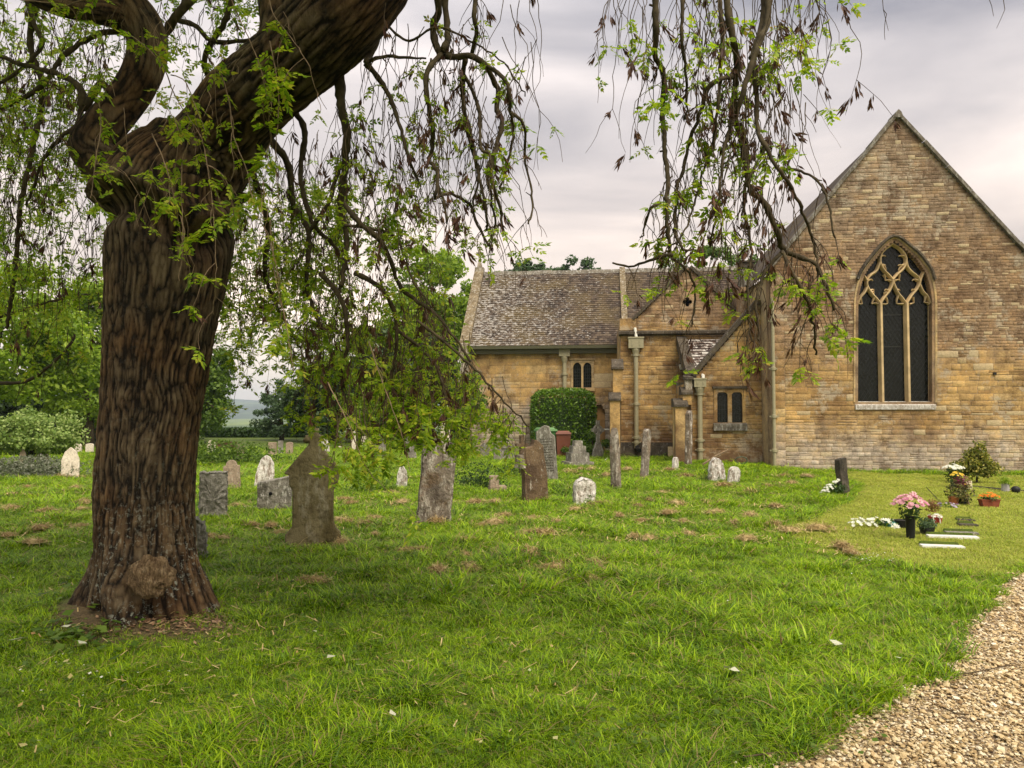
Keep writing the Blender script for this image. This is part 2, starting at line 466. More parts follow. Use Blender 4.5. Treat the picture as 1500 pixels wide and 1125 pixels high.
def gn_scatter(name, pts, rot, scl, src, mats=None, **kw):
    me = bpy.data.meshes.new(name)
    me.vertices.add(len(pts)); me.vertices.foreach_set('co', np.asarray(pts, np.float32).ravel())
    for nm, arr in (('rot', rot), ('scl', scl)):
        a = me.attributes.new(nm, 'FLOAT_VECTOR', 'POINT'); a.data.foreach_set('vector', np.asarray(arr, np.float32).ravel())
    o = link(name, me, **kw)
    ng = bpy.data.node_groups.new(name + '_scatter', 'GeometryNodeTree')
    ng.interface.new_socket('Geometry', in_out='INPUT', socket_type='NodeSocketGeometry')
    ng.interface.new_socket('Geometry', in_out='OUTPUT', socket_type='NodeSocketGeometry')
    gi = ng.nodes.new('NodeGroupInput'); go = ng.nodes.new('NodeGroupOutput')
    mp_ = ng.nodes.new('GeometryNodeMeshToPoints'); ip = ng.nodes.new('GeometryNodeInstanceOnPoints')
    oi = ng.nodes.new('GeometryNodeObjectInfo'); oi.inputs['Object'].default_value = src
    ar = ng.nodes.new('GeometryNodeInputNamedAttribute'); ar.data_type = 'FLOAT_VECTOR'; ar.inputs['Name'].default_value = 'rot'
    as_ = ng.nodes.new('GeometryNodeInputNamedAttribute'); as_.data_type = 'FLOAT_VECTOR'; as_.inputs['Name'].default_value = 'scl'
    L = ng.links.new
    L(gi.outputs[0], mp_.inputs['Mesh']); L(mp_.outputs[0], ip.inputs['Points'])
    L(oi.outputs['Geometry'], ip.inputs['Instance'])
    L(ar.outputs['Attribute'], ip.inputs['Rotation']); L(as_.outputs['Attribute'], ip.inputs['Scale'])
    L(ip.outputs[0], go.inputs[0])
    md = o.modifiers.new('scatter', 'NODES'); md.node_group = ng
    return o

# pebbles
t = NT('pebble_stone'); t.b.inputs['Roughness'].default_value = 0.8
r_ = t.rnd()
c_ = t.ramp(r_, [(0.0, (0.22, 0.14, 0.065)), (0.12, (0.44, 0.32, 0.16)), (0.45, (0.58, 0.45, 0.25)), (0.75, (0.67, 0.56, 0.36)), (1.0, (0.78, 0.72, 0.57))])
c_ = t.mix(t.ramp(t.noise(t.obj(), 3, 3), [(0.4, 0.4), (0.6, 0.0)]), c_, (0.25, 0.16, 0.08))
t.col(c_); M['pebble'] = t.m
def pebble_mesh(seed):
    r = np.random.default_rng(seed)
    import bmesh
    bm = bmesh.new(); bmesh.ops.create_icosphere(bm, subdivisions=1, radius=0.5)
    s = r.uniform(0.7, 1.2, 3) * np.array([1, 1, 0.5])
    for v in bm.verts:
        k = 1 + r.uniform(-0.22, 0.22)
        v.co = Vector((v.co.x * s[0] * k, v.co.y * s[1] * k, v.co.z * s[2] * k))
    me = bpy.data.meshes.new('pebble'); bm.to_mesh(me); bm.free(); me.materials.append(M['pebble']); return me
pts = []
N = 112000
yy_ = rng.uniform(1.8, 9.0, N * 3); xx_ = rng.uniform(0.6, 9.5, N * 3)
ok = inpoly(xx_, yy_, poly_path) & (xx_ < yy_ * 0.72 + 0.9) & (yy_ > 2.4)
edge = fbm(xx_ * 5, yy_ * 5, 4, 2)
dens = np.clip((4.6 / np.maximum(yy_, 3.0)) ** 1.2, 0, 1)
ok &= rng.random(N * 3) < dens * 0.9
# let stones stray a little over the edge
jit = rng.normal(0, 0.09, (N * 3, 2)) * (edge[:, None] * 1.3)
xx_ = (xx_ + jit[:, 0])[ok]; yy_ = (yy_ + jit[:, 1])[ok]
sz = np.clip(rng.lognormal(math.log(0.0130), 0.42, len(xx_)), 0.008, 0.045) * (1 + np.maximum(yy_ - 4, 0) * 0.06)
pp = np.stack([xx_, yy_, gz(xx_, yy_) + 0.014 + sz * rng.uniform(0.0, 0.6, len(xx_))], -1)
rt = np.stack([rng.uniform(-0.5, 0.5, len(xx_)), rng.uniform(-0.5, 0.5, len(xx_)), rng.uniform(0, 6.28, len(xx_))], -1)
which = rng.integers(0, 4, len(xx_))
for k in range(4):
    m_ = which == k
    src = link('pebble', pebble_mesh(40 + k), kind='stuff', label='loose pebbles of the gravel path')
    src.location = (2.2 + 0.2 * k, 3.6 + 0.1 * k, float(gz(2.2, 3.6)) + 0.03); src.scale = (0.03,) * 3
    gn_scatter('gravel', pp[m_], rt[m_], np.repeat(sz[m_, None], 3, 1), src, kind='stuff', label='honey coloured gravel chippings covering the path')

# ------------------------------------------------------------------ grass
def tuft_mesh(seed, n, width, lean, mat, spread):
    r = np.random.default_rng(seed); V = []; Fq = []
    for i in range(n):
        a = r.uniform(0, 6.28); rr = spread * math.sqrt(r.random()); bx, by = rr * math.cos(a), rr * math.sin(a)
        hh = r.uniform(0.45, 1.0); d = r.uniform(0, 6.28); ln = lean * r.uniform(0.3, 1.3) * hh
        wv = np.array([math.cos(d + 1.57 + r.normal(0, .5)), math.sin(d + 1.57), 0]) * width * r.uniform(0.6, 1.3)
        b = len(V)
        for t_, wf in ((0, 0.8), (0.45, 1.0), (0.8, 0.6)):
            c = np.array([bx + math.cos(d) * ln * t_ ** 2, by + math.sin(d) * ln * t_ ** 2, hh * t_ * (1 - 0.18 * lean * t_)])
            V.append(c - wv * wf / 2); V.append(c + wv * wf / 2)
        V.append(np.array([bx + math.cos(d) * ln * 1.25, by + math.sin(d) * ln * 1.25, hh * (1 - 0.3 * lean)]))
        Fq += [(b, b + 1, b + 3, b + 2), (b + 2, b + 3, b + 5, b + 4), (b + 4, b + 5, b + 6)]
    return mesh('grass_tuft', V, Fq, [mat], True)
def grassmat(name, cols, dry):
    t = NT(name); t.b.inputs['Roughness'].default_value = 0.5; t.b.inputs['Specular IOR Level'].default_value = 0.35
    p = t.pos(); big = t.noise(p, 0.7, 4, 0.6); sm = t.noise(p, 5, 3, 0.6)
    f_ = t.math('ADD', t.math('MULTIPLY', big, 0.35), t.math('ADD', t.math('MULTIPLY', sm, 0.3), t.math('MULTIPLY', t.rnd(), 0.35)))
    c_ = t.ramp(f_, [(0.33, cols[0]), (0.5, cols[1]), (0.66, cols[2])])
    isl = t.n('ShaderNodeNewGeometry').outputs['Random Per Island']
    c_ = t.mix(t.ramp(isl, [(1 - dry, 0.0), (1 - dry + 0.02, 1.0)]), c_, (0.30, 0.23, 0.09))
    t.col(c_)
    tr = t.n('ShaderNodeBsdfTranslucent'); t.l(c_, tr.inputs[0])
    ms = t.n('ShaderNodeMixShader'); ms.inputs[0].default_value = 0.35
    t.l(t.b.outputs[0], ms.inputs[1]); t.l(tr.outputs[0], ms.inputs[2]); t.l(ms.outputs[0], t.out.inputs[0])
    return t.m
M['grass'] = grassmat('grass_blades', [(0.05, 0.12, 0.002), (0.19, 0.345, 0.004), (0.40, 0.56, 0.010)], 0.08)
M['mown'] = grassmat('mown_grass_blades', [(0.26, 0.36, 0.02), (0.40, 0.47, 0.045), (0.56, 0.55, 0.11)], 0.16)

mown_px = [(1130, 778), (1190, 758), (1245, 738), (1262, 712), (1235, 700), (1215, 690), (1700, 700), (1900, 830), (1500, 832), (1455, 845), (1400, 845), (1330, 828), (1250, 812), (1180, 795)]
mown = [tuple(G(a, b)[:2]) for a, b in mown_px]
bare = G(240, 900)
N = 105000
u_ = rng.random(N)
d0, d1, ex = 2.9, 34.0, 0.32
dd = (d0 ** ex + u_ * (d1 ** ex - d0 ** ex)) ** (1 / ex)
half = dd * 0.72 + 1.2
xx = rng.uniform(-1, 1, N) * half
keep = ~inpoly(xx - 0.03, dd, poly_path)
wob = fbm(xx * 4, dd * 4, 9, 2)
keep &= ~inpoly(xx + (wob - 0.5) * 0.5, dd + (wob - .5) * .2, poly_path)
r_tr = np.hypot(xx + 3.05, dd - 6.1)
keep &= r_tr > 0.55
thin = (np.exp(-((xx + 2.7) / 0.75) ** 2 - ((dd - 5.65) / 0.40) ** 2) * 0.97)
keep &= rng.random(N) > thin
xx, dd, wob = xx[keep], dd[keep], wob[keep]
ism = inpoly(xx + (wob - .5) * .5, dd + (wob - .5) * .9, mown)
n = len(xx)
hgt = 0.045 + 0.075 * np.clip(fbm(xx * 0.9, dd * 0.9, 7, 3) * 1.7 - 0.35, 0, 1) + 0.085 * np.clip(fbm(xx * 3.5, dd * 3.5, 8, 2) * 2.2 - 1.05, 0, 1)
hgt *= rng.uniform(0.7, 1.25, n)
near_tree = np.exp(-(np.hypot(xx + 3.0, dd - 5.6) / 1.3) ** 2)
hgt *= 1 - 0.45 * near_tree
hgt[ism] = rng.uniform(0.024, 0.044, ism.sum())
wid = 0.9 + dd * 0.085
scl = np.stack([hgt * wid * 1.0 + 0.02, hgt * wid * 1.0 + 0.02, hgt], -1)
scl[ism, :2] = (0.05 + 0.004 * dd[ism])[:, None]
gp = np.stack([xx, dd, gz(xx, dd) - 0.004], -1)
rt = np.stack([rng.normal(0, .12, n), rng.normal(0, .12, n), rng.uniform(0, 6.28, n)], -1)
which = rng.integers(0, 4, n)
for k in range(4):
    src = link('grass_tuft', tuft_mesh(70 + k, 17, 0.036, 0.45 + 0.2 * k, M['grass'], 0.42), kind='stuff', label='grass growing in the lawn')
    loc = (0.3 * k - 0.5, 5.0 + 0.2 * k); src.location = (*loc, float(gz(*loc))); src.scale = (0.09,) * 3
    m_ = (which == k) & ~ism
    gn_scatter('grass', gp[m_], rt[m_], scl[m_], src, kind='stuff', label='long green grass of the churchyard')
src = link('grass_tuft', tuft_mesh(90, 20, 0.05, 0.5, M['mown'], 0.9), kind='stuff', label='mown grass')
src.location = G(1350, 800); src.scale = (0.06, 0.06, 0.03)
g2 = np.concatenate([gp[ism], gp[ism] + rng.normal(0, .12, (ism.sum(), 3)) * [1, 1, 0], gp[ism] + rng.normal(0, .12, (ism.sum(), 3)) * [1, 1, 0]])
gn_scatter('mown_grass', g2, np.concatenate([rt[ism]] * 3), np.concatenate([scl[ism]] * 3), src, kind='stuff', label='short yellowish mown grass beside the graves')
# ------------------------------------------------------------------ the weeping ash
ash_at = P(207, 889, 6.15)
ash_z = float(gz(ash_at.x, ash_at.y)); ash_at.z = 0
ash = empty('weeping_ash_tree', ash_at, 'large weeping ash in the left foreground with ridged bark, sawn burr and hanging twigs', 'tree')

def spline(pts, n):
    """Catmull-Rom through rows of (x,y,z,r...)"""
    p = np.asarray(pts, float); m = len(p)
    seg = np.r_[0, np.cumsum(np.linalg.norm(np.diff(p[:, :3], axis=0), axis=1))]
    tt = np.linspace(0, seg[-1], n); out = []
    for t_ in tt:
        i = min(max(int(np.searchsorted(seg, t_, side='right')) - 1, 0), m - 2)
        u = (t_ - seg[i]) / max(seg[i + 1] - seg[i], 1e-9)
        a, b, c, d = p[max(i - 1, 0)], p[i], p[i + 1], p[min(i + 2, m - 1)]
        out.append(0.5 * ((2 * b) + (-a + c) * u + (2 * a - 5 * b + 4 * c - d) * u * u + (-a + 3 * b - 3 * c + d) * u ** 3))
    return np.array(out)
def bark_tube(name, ctrl, nring, nseg, amp=0.012, frq=26, parent=None, extra=None, mat=None):
    s = spline(ctrl, nring)
    c, rad = s[:, :3], s[:, 3]
    tan = np.gradient(c, axis=0); tan /= np.linalg.norm(tan, axis=1)[:, None]
    a = np.zeros_like(c); prev = np.array([1.0, 0, 0])
    for i in range(nring):
        v = prev - tan[i] * prev.dot(tan[i]); v /= np.linalg.norm(v); a[i] = v; prev = v
    b = np.cross(tan, a)
    th = np.linspace(0, 2 * np.pi, nseg, endpoint=False)
    arc = np.r_[0, np.cumsum(np.linalg.norm(np.diff(c, axis=0), axis=1))]
    TH, S = np.meshgrid(th, arc); RR = np.repeat(rad[:, None], nseg, 1)
    ct, st = np.cos(TH), np.sin(TH)
    R0 = np.median(rad)
    cx, cy = ct * R0, st * R0
    wx = 0.35 * (vn(cx * 5, cy * 5, S * 3.5) - .5)
    n1 = np.sqrt(np.abs(2 * vn(cx * frq + wx * 9, cy * frq + wx * 9, S * frq * 0.17) - 1))
    n2 = np.sqrt(np.abs(2 * vn(cx * frq * 1.7 + 9, cy * frq * 1.7, S * frq * 0.40) - 1))
    ridge = np.clip(0.62 * n1 + 0.42 * n2, 0, 1.1)
    d = amp * (2.2 * ridge - 1.2) * np.clip(0.55 + vn(cx * 4 + 5, cy * 4, S * 2) * 0.9, 0, 1.3)
    d += amp * 3.0 * (fbm(cx * 3, cy * 3, S * 1.6, 2) - .5)
    if extra is not None: d = d + extra(TH, S, RR, c)
    r_ = RR + d
    V = c[:, None, :] + (a[:, None, :] * ct[..., None] + b[:, None, :] * st[..., None]) * r_[..., None]
    idx = np.arange(nring * nseg).reshape(nring, nseg); nx_ = np.roll(idx, -1, 1)
    f = np.stack([idx[:-1], nx_[:-1], nx_[1:], idx[1:]], -1).reshape(-1, 4)
    V = V.reshape(-1, 3) - np.array(parent.location)
    me = mesh(name, V, f, [mat or M['bark']], True)
    at_ = me.attributes.new('ridge', 'FLOAT', 'POINT'); at_.data.foreach_set('value', ridge.ravel().astype(np.float32))
    return link(name, me, parent)

D0 = 6.15
def q(px, py, d, rpx):
    v = P(px, py, d); return (v.x, v.y, v.z, rpx * d / F)
tr = [(ash_at.x, ash_at.y, ash_z - 0.45, 0.60), (ash_at.x, ash_at.y, ash_z - 0.1, 0.53), (ash_at.x, ash_at.y, ash_z + 0.12, 0.485), q(208, 815, D0, 75), q(211, 740, D0, 69), q(219, 640, D0, 66.5), q(228, 540, D0, 70), q(236, 460, D0, 76),
      q(244, 400, D0, 84), q(248, 345, D0, 89), q(249, 300, D0, 90), q(250, 268, D0, 90), q(258, 244, D0, 74), q(272, 222, D0 , 58), q(285, 200, D0, 50), q(290, 180, D0, 20)]
def trunk_extra(TH, S, RR, c):
    z = c[:, 2][:, None] - ash_z
    flare = np.clip(1 - z / 0.6, 0, 1.2) ** 2
    lobes = 0.02 + 0.07 * np.cos(TH * 5 + 0.6) + 0.05 * np.cos(TH * 3 + 2.0) + 0.04 * np.cos(TH * 9)
    d = flare * lobes
    d = d - np.clip(1 - z / 1.1, 0, 1.2) ** 1.5 * 0.15 * np.clip(-np.cos(TH), 0, 1)
    # swollen lip under the fork and hollow shadows beneath it
    zl = z - (3.22 + 0.12 * np.sin(TH * 2 + 0.4) + 0.09 * np.sin(TH * 3))
    d = d + 0.11 * np.exp(-(zl / 0.08) ** 2) - 0.09 * np.exp(-((zl + 0.20) / 0.11) ** 2)
    # knot hole on the right of the face
    ang = -1.05
    d = d - 0.09 * np.exp(-(((TH - (ang % (2 * np.pi))) / 0.10) ** 2) - ((z - 2.83) / 0.10) ** 2)
    d = d + 0.045 * np.exp(-(((TH - (ang % (2 * np.pi))) / 0.2) ** 2) - ((z - 2.83) / 0.2) ** 2)
    # collar round the sawn burr at the foot
    g_ = np.exp(-(((TH - 4.74) / 0.34) ** 2) - ((z - 0.22) / 0.24) ** 2)
    return d + 0.10 * g_
bark_tube('trunk', tr, 500, 440, 0.0145, 31, ash, trunk_extra)
limb = [q(258, 330, D0, 55), q(292, 250, D0 - .05, 64), q(324, 200, D0 - .12, 61), q(352, 160, D0 - .3, 60), q(395, 120, D0 - .5, 58), q(440, 80, D0 - .7, 61), q(485, 33, D0 - .9, 64), q(530, -20, D0 - 1.0, 62), q(600, -110, D0 - 1.0, 60), q(720, -240, D0 - 0.9, 48), q(860, -330, D0 - .8, 36), q(1010, -380, D0 - .7, 26), q(1120, -390, D0 - .7, 18)]
bark_tube('limb', limb, 440, 300, 0.014, 24, ash)
limb2 = [q(225, 320, D0 , 40), q(185, 275, D0 , 36), q(146, 236, D0, 31), q(132, 214, D0, 29), q(150, 188, D0 + .05, 29), q(178, 156, D0 + .1, 27), q(206, 112, D0 + .1, 27), q(216, 66, D0 + .1, 28), q(200, 26, D0 + .1, 30), q(160, -10, D0 + .1, 27), q(120, -70, D0 + .1, 22)]
bark_tube('limb', limb2, 260, 130, 0.007, 17, ash)
limb3 = [q(215, 50, D0 + .1, 20), q(170, 22, D0, 20), q(120, 14, D0 - .1, 17), q(70, 2, D0 - .2, 15), q(10, -30, D0 - .3, 12), q(-80, -60, D0 - .4, 9)]
bark_tube('limb', limb3, 120, 60, 0.004, 30, ash)
limb4 = [q(410, 100, D0 - .5, 40), q(415, 40, D0 - .5, 34), q(408, 0, D0 - .4, 30), q(395, -60, D0 - .3, 26), q(380, -200, D0, 18)]
bark_tube('limb', limb4, 90, 90, 0.006, 26, ash)
stub = [q(248, 300, D0 - .2, 30), q(205, 280, D0 - .3, 24), q(165, 277, D0 - .32, 20), q(143, 284, D0 - .3, 17), q(137, 290, D0 - .3, 4)]
bark_tube('branch_stub', stub, 80, 70, 0.006, 26, ash)
# sawn burr: a rough raw face inside a rolled collar
t = NT('sawn_burr'); p = t.pos(); a_ = t.noise(p, 18, 5, 0.75); b_ = t.noise(t.scale(p, (1, 1, 0.4)), 55, 4, 0.8)
t.col(t.mix(t.ramp(b_, [(0.4, 0.85), (0.58, 0.0)]), t.ramp(a_, [(0.3, (0.15, 0.09, 0.048)), (0.5, (0.33, 0.22, 0.12)), (0.7, (0.50, 0.38, 0.24))]), (0.08, 0.045, 0.02))); t.bump(t.math('ADD', a_, b_), 1.0, 0.06)
bc = P(221, 845, D0 - .58) - ash_at
nu, nvv = 56, 34
V = []; 
for j in range(nvv):
    ph = math.pi * (j + 0.5) / nvv
    for i in range(nu):
        th = 2 * math.pi * i / nu
        x, y, z = math.sin(ph) * math.cos(th), math.sin(ph) * math.sin(th), math.cos(ph)
        k = 1 + 0.24 * (mnoise.noise(Vector((x * 2.2, y * 2.2, z * 2.2))) + 0.25 * mnoise.noise(Vector((x * 7, y * 7, z * 7))) + 0.08 * mnoise.noise(Vector((x * 16, y * 16, z * 16))))
        V.append((bc.x + x * 0.165 * k, bc.y + y * 0.055 * k, bc.z + z * 0.15 * k))
idx = np.arange(nu * nvv).reshape(nvv, nu); nx_ = np.roll(idx, -1, 1)
link('burr', mesh('burr', V, np.stack([idx[:-1], nx_[:-1], nx_[1:], idx[1:]], -1).reshape(-1, 4), [t.m], True), ash, label='pale sawn burr low on the trunk')

# hand-laid crooked branches: (pixel x, pixel y), depth, radii in pixels
BR = [
 ([(498, 100), (499, 150), (508, 195), (505, 240), (500, 300), (508, 360), (500, 420)], 5.6, 7.5, 3.5),
 ([(572, -10), (560, 25), (554, 52), (544, 78), (535, 92)], 5.3, 6.5, 4.5),
 ([(535, 92), (552, 112), (572, 145), (584, 180), (592, 210), (604, 240), (612, 262)], 5.3, 4.5, 2),
 ([(535, 92), (560, 84), (590, 84), (625, 86)], 5.3, 3, 1.4),
 ([(636, -20), (643, 15), (635, 35), (637, 62), (648, 80), (668, 84), (690, 82), (708, 92), (718, 108), (729, 130), (728, 160), (736, 180), (728, 210), (720, 240), (722, 275), (732, 300), (738, 345)], 5.0, 6.2, 2.2),
 ([(650, -20), (654, 30), (657, 55), (650, 72)], 5.05, 5.5, 4.5),
 ([(648, 78), (628, 100), (624, 130), (630, 165), (635, 195), (632, 222), (629, 235), (640, 250), (641, 270), (638, 290), (650, 284), (672, 288), (690, 304), (700, 330), (716, 360)], 5.0, 4.4, 1.8),
 ([(682, 85), (678, 115), (680, 160), (690, 200), (698, 240), (704, 268), (712, 300), (714, 340)], 5.0, 4.2, 1.8),
 ([(680, 110), (695, 140), (703, 170), (704, 215), (718, 228), (714, 260), (722, 300), (728, 340)], 4.95, 3.2, 1.6),
 ([(676, 120), (682, 180), (692, 225), (700, 262), (690, 310)], 5.05, 3.2, 1.6),
 ([(706, 92), (728, 106), (744, 125), (748, 160), (752, 190), (748, 225), (738, 255), (732, 278)], 4.95, 3.4, 1.5),
 ([(748, 165), (765, 178), (770, 200), (768, 232), (776, 265), (780, 305), (774, 328)], 4.95, 2.4, 1.3),
 ([(641, 270), (652, 300), (656, 328)], 5.0, 2.6, 1.4),
 ([(690, 82), (698, 50), (694, 20), (700, -20)], 5.0, 3.2, 4.0),
 ([(960, -20), (961, 40), (960, 82), (972, 108), (971, 168), (974, 225), (978, 262), (976, 300), (979, 345), (984, 378)], 4.9, 5.2, 2.6),
 ([(1062, -20), (1070, 40), (1078, 80), (1077, 125), (1074, 163), (1086, 200), (1092, 240), (1100, 278), (1120, 298), (1138, 340), (1146, 368)], 4.9, 5.2, 4.2),
 ([(1146, 368), (1170, 376), (1196, 388), (1210, 420), (1222, 455)], 4.9, 4, 1.8),
 ([(1146, 368), (1160, 400), (1178, 430), (1190, 470), (1196, 520)], 4.85, 3, 1.5),
 ([(1146, 368), (1120, 400), (1108, 440), (1112, 500)], 4.95, 3, 1.5),
 ([(1128, -20), (1124, 30), (1108, 75), (1090, 130), (1078, 165)], 4.85, 5.5, 4.2),
 ([(1116, -20), (1120, 10), (1112, 50), (1100, 85)], 4.9, 5, 3.6),
 ([(1104, 90), (1108, 140), (1110, 190), (1122, 216), (1140, 248), (1160, 276), (1178, 318), (1190, 350), (1200, 400)], 4.8, 4.2, 1.8),
 ([(1140, 248), (1170, 250), (1196, 265), (1214, 300), (1222, 350)], 4.8, 2.4, 1.3),
 ([(1072, 112), (1050, 118), (1034, 135), (1026, 165), (1012, 200), (1002, 240), (990, 290), (990, 340), (1002, 366), (1016, 366)], 4.9, 3.6, 1.8),
 ([(1052, -20), (1058, 60), (1052, 150), (1046, 220)], 4.95, 4, 1.8),
 ([(1030, 120), (1046, 190), (1030, 250), (1016, 300), (996, 350), (970, 372)], 4.95, 2.4, 1.2),
 ([(984, 372), (960, 378), (935, 388), (912, 390), (898, 385)], 4.9, 2.6, 1.4),
 ([(976, 300), (954, 302), (948, 320), (940, 350)], 4.9, 2.2, 1.2),
 ([(984, 378), (1010, 400), (1020, 430), (1012, 480)], 4.9, 2.2, 1.2),
 ([(1001, -20), (999, 50), (1004, 100), (1006, 140), (1005, 175)], 4.95, 3, 1.6),
 ([(1084, 180), (1096, 230), (1090, 300), (1100, 360), (1096, 420), (1100, 500)], 4.95, 3, 1.4),
 ([(1078, 165), (1060, 220), (1052, 300), (1040, 360)], 4.95, 3, 1.4),
 ([(505, 300), (530, 330), (555, 350), (572, 380), (586, 420), (610, 440), (640, 462), (664, 490), (690, 530)], 5.4, 4.4, 1.6),
 ([(505, 330), (545, 335), (575, 345), (592, 372), (604, 410), (632, 450)], 5.3, 2.6, 1.2),
 ([(520, 400), (560, 424), (580, 470), (576, 540), (560, 600)], 5.8, 4.0, 1.6),
 ([(576, 480), (610, 505), (640, 540), (655, 590)], 5.7, 3, 1.4),
 ([(612, 470), (650, 500), (700, 545), (740, 590), (775, 625)], 5.1, 2.4, 1.1),
 ([(380, 180), (400, 210), (422, 240), (430, 300), (452, 340), (450, 420), (470, 480)], 6.3, 6, 2.4),
 ([(420, 150), (446, 190), (440, 260), (460, 330), (490, 360), (508, 390)], 6.0, 5, 2.4),
 ([(452, 340), (480, 300), (492, 260), (500, 240)], 5.9, 3.4, 3),
 ([(360, 200), (372, 260), (392, 330), (388, 400), (410, 460), (440, 510)], 6.6, 5, 2),
 ([(470, 400), (500, 440), (510, 500), (500, 560), (520, 620)], 5.9, 4, 1.6),
 ([(60, -20), (44, 60), (62, 130), (50, 210), (30, 300), (22, 400), (10, 480)], 6.6, 5, 2.5),
 ([(172, 160), (150, 122), (122, 160), (118, 130), (90, 110), (50, 100), (0, 84), (-40, 80)], 6.3, 6, 3),
 ([(118, 160), (112, 185), (90, 200), (60, 240), (40, 300)], 6.3, 3.5, 1.8),
 ([(206, 52), (150, 48), (96, 80), (66, 120), (40, 140), (0, 160), (-30, 170)], 6.5, 4.5, 2.2),
 ([(40, 0), (52, 40), (60, 70), (20, 110), (-20, 130)], 6.7, 4, 2),
 ([(-20, 470), (30, 455), (80, 440), (150, 430)], 8.5, 2.6, 1.4),
 ([(-20, 560), (40, 558), (90, 520), (110, 490)], 8.5, 3.2, 1.6),
 ([(222, 72), (244, 46), (262, 20), (280, 0), (300, -20)], 6.4, 7, 6),
 ([(318, 130), (300, 98), (306, 68), (330, 30), (345, -20)], 6.5, 5, 4),
 ([(262, 30), (290, 40), (310, 60), (360, 60), (395, 50)], 6.6, 4, 3),
 ([(570, 40), (600, 60), (640, 40), (690, 60), (740, 95), (770, 140)], 5.1, 2.0, 1.0),
]
def branch_path(pts, d, jit=0.012, n=None):
    L_ = sum(math.hypot(pts[i + 1][0] - pts[i][0], pts[i + 1][1] - pts[i][1]) for i in range(len(pts) - 1))
    n = n or max(8, int(L_ / 7))
    base = []
    ph = random.uniform(0, 6)
    for i, (a, b) in enumerate(pts):
        base.append(tuple(P(a, b, d + 0.14 * math.sin(ph + i * 0.9))))
    s = spline([(*b_, 0) for b_ in base], n)[:, :3]
    s += rng.normal(0, jit * 0.5, s.shape) * np.linspace(0.2, 1, n)[:, None]
    return s
allbr = []
for pts, d, r0, r1 in BR:
    s = branch_path(pts, d); n_ = len(s)
    rad = np.linspace(r0, r1, n_) * d / F * (1 + 0.12 * rng.normal(0, 1, n_).clip(-1, 1.6))
    rad = np.maximum(rad, 0.0035)
    mb = MB(); mb.tube([Vector(v) - ash_at for v in s], list(rad), 7)
    # knobbly spurs
    for k in range(0, n_, 4):
        if rad[k] > 0.006 and random.random() < 0.5:
            dv = Vector(rng.normal(0, 1, 3)).normalized() * random.uniform(0.015, 0.05)
            a0 = Vector(s[k]) - ash_at
            mb.tube([a0, a0 + dv], [rad[k] * 0.5, rad[k] * 0.35], 5)
    mb.build('branch', M['branch'], ash, smooth=True)
    allbr.append(s)

# twigs: hang from the branches and from the crown above
class Quick:
    def __init__(s): s.V = []; s.F = []; s.n = 0
    def tri_tube(s, pts, r0, r1):
        n = len(pts); r_ = np.linspace(r0, r1, n)[:, None, None]
        a = np.array([[1, 0, 0], [-0.5, 0.87, 0], [-0.5, -0.87, 0]])
        tan = np.gradient(pts, axis=0); horiz = np.abs(tan[:, 2]) < 0.5 * np.linalg.norm(tan, axis=1)
        ring = np.repeat(a[None], n, 0)
        ring[horiz] = np.array([[0, 0, 1], [0.6, 0.6, -0.5], [-0.6, -0.6, -0.5]])
        V = pts[:, None, :] + ring * r_
        idx = np.arange(n * 3).reshape(n, 3); nx_ = np.roll(idx, -1, 1)
        f = np.stack([idx[:-1], nx_[:-1], nx_[1:], idx[1:]], -1).reshape(-1, 4)
        s.V.append(V.reshape(-1, 3)); s.F.append(f + s.n); s.n += n * 3
    def build(s, name, mat, parent, smooth=False, **kw):
        V = np.concatenate(s.V) - np.array(parent.location); Fq = np.concatenate(s.F)
        return link(name, mesh(name, V, Fq, [mat], smooth), parent, **kw)
def hang(p0, L_, out=0.3, wig=0.012):
    n = max(5, int(L_ / 0.075)); st = L_ / n
    d = np.array([rng.normal(0, 1), rng.normal(0, .7), 0.0]); d /= np.linalg.norm(d) + 1e-9
    v = d * out + np.array([0, 0, 0.25 * out * rng.random()]) + np.array([0, 0, -1]) * (1 - out)
    pts = [np.array(p0)]
    for i in range(n):
        v = v * 0.72 + np.array([0, 0, -1]) * 0.28 + rng.normal(0, 0.17, 3) * np.array([1, 1, .3])
        v /= np.linalg.norm(v)
        pts.append(pts[-1] + v * st)
    return np.array(pts)
twq, stq = Quick(), Quick()
nodes = []      # (point, kind) for leaves
keysites = []
def add_twig(p0, L_, leaf, key, out=0.3, q_=None, r0=0.0042, sub=True):
    pts = hang(p0, L_, out)
    (q_ or twq).tri_tube(pts, r0, 0.0017)
    n = len(pts)
    for i in range(2, n):
        fr = i / n
        if rng.random() < leaf * (0.25 + 0.75 * fr) * 0.42: nodes.append(pts[i])
        if rng.random() < key * 0.14: keysites.append(pts[i])
    if rng.random() < leaf: nodes.append(pts[-1])
    if sub:
        for _ in range(rng.integers(0, 3)):
            i = rng.integers(1, max(2, n - 2))
            add_twig(pts[i], L_ * rng.uniform(0.25, 0.55), leaf, key, 0.55, q_, r0 * 0.7, False)
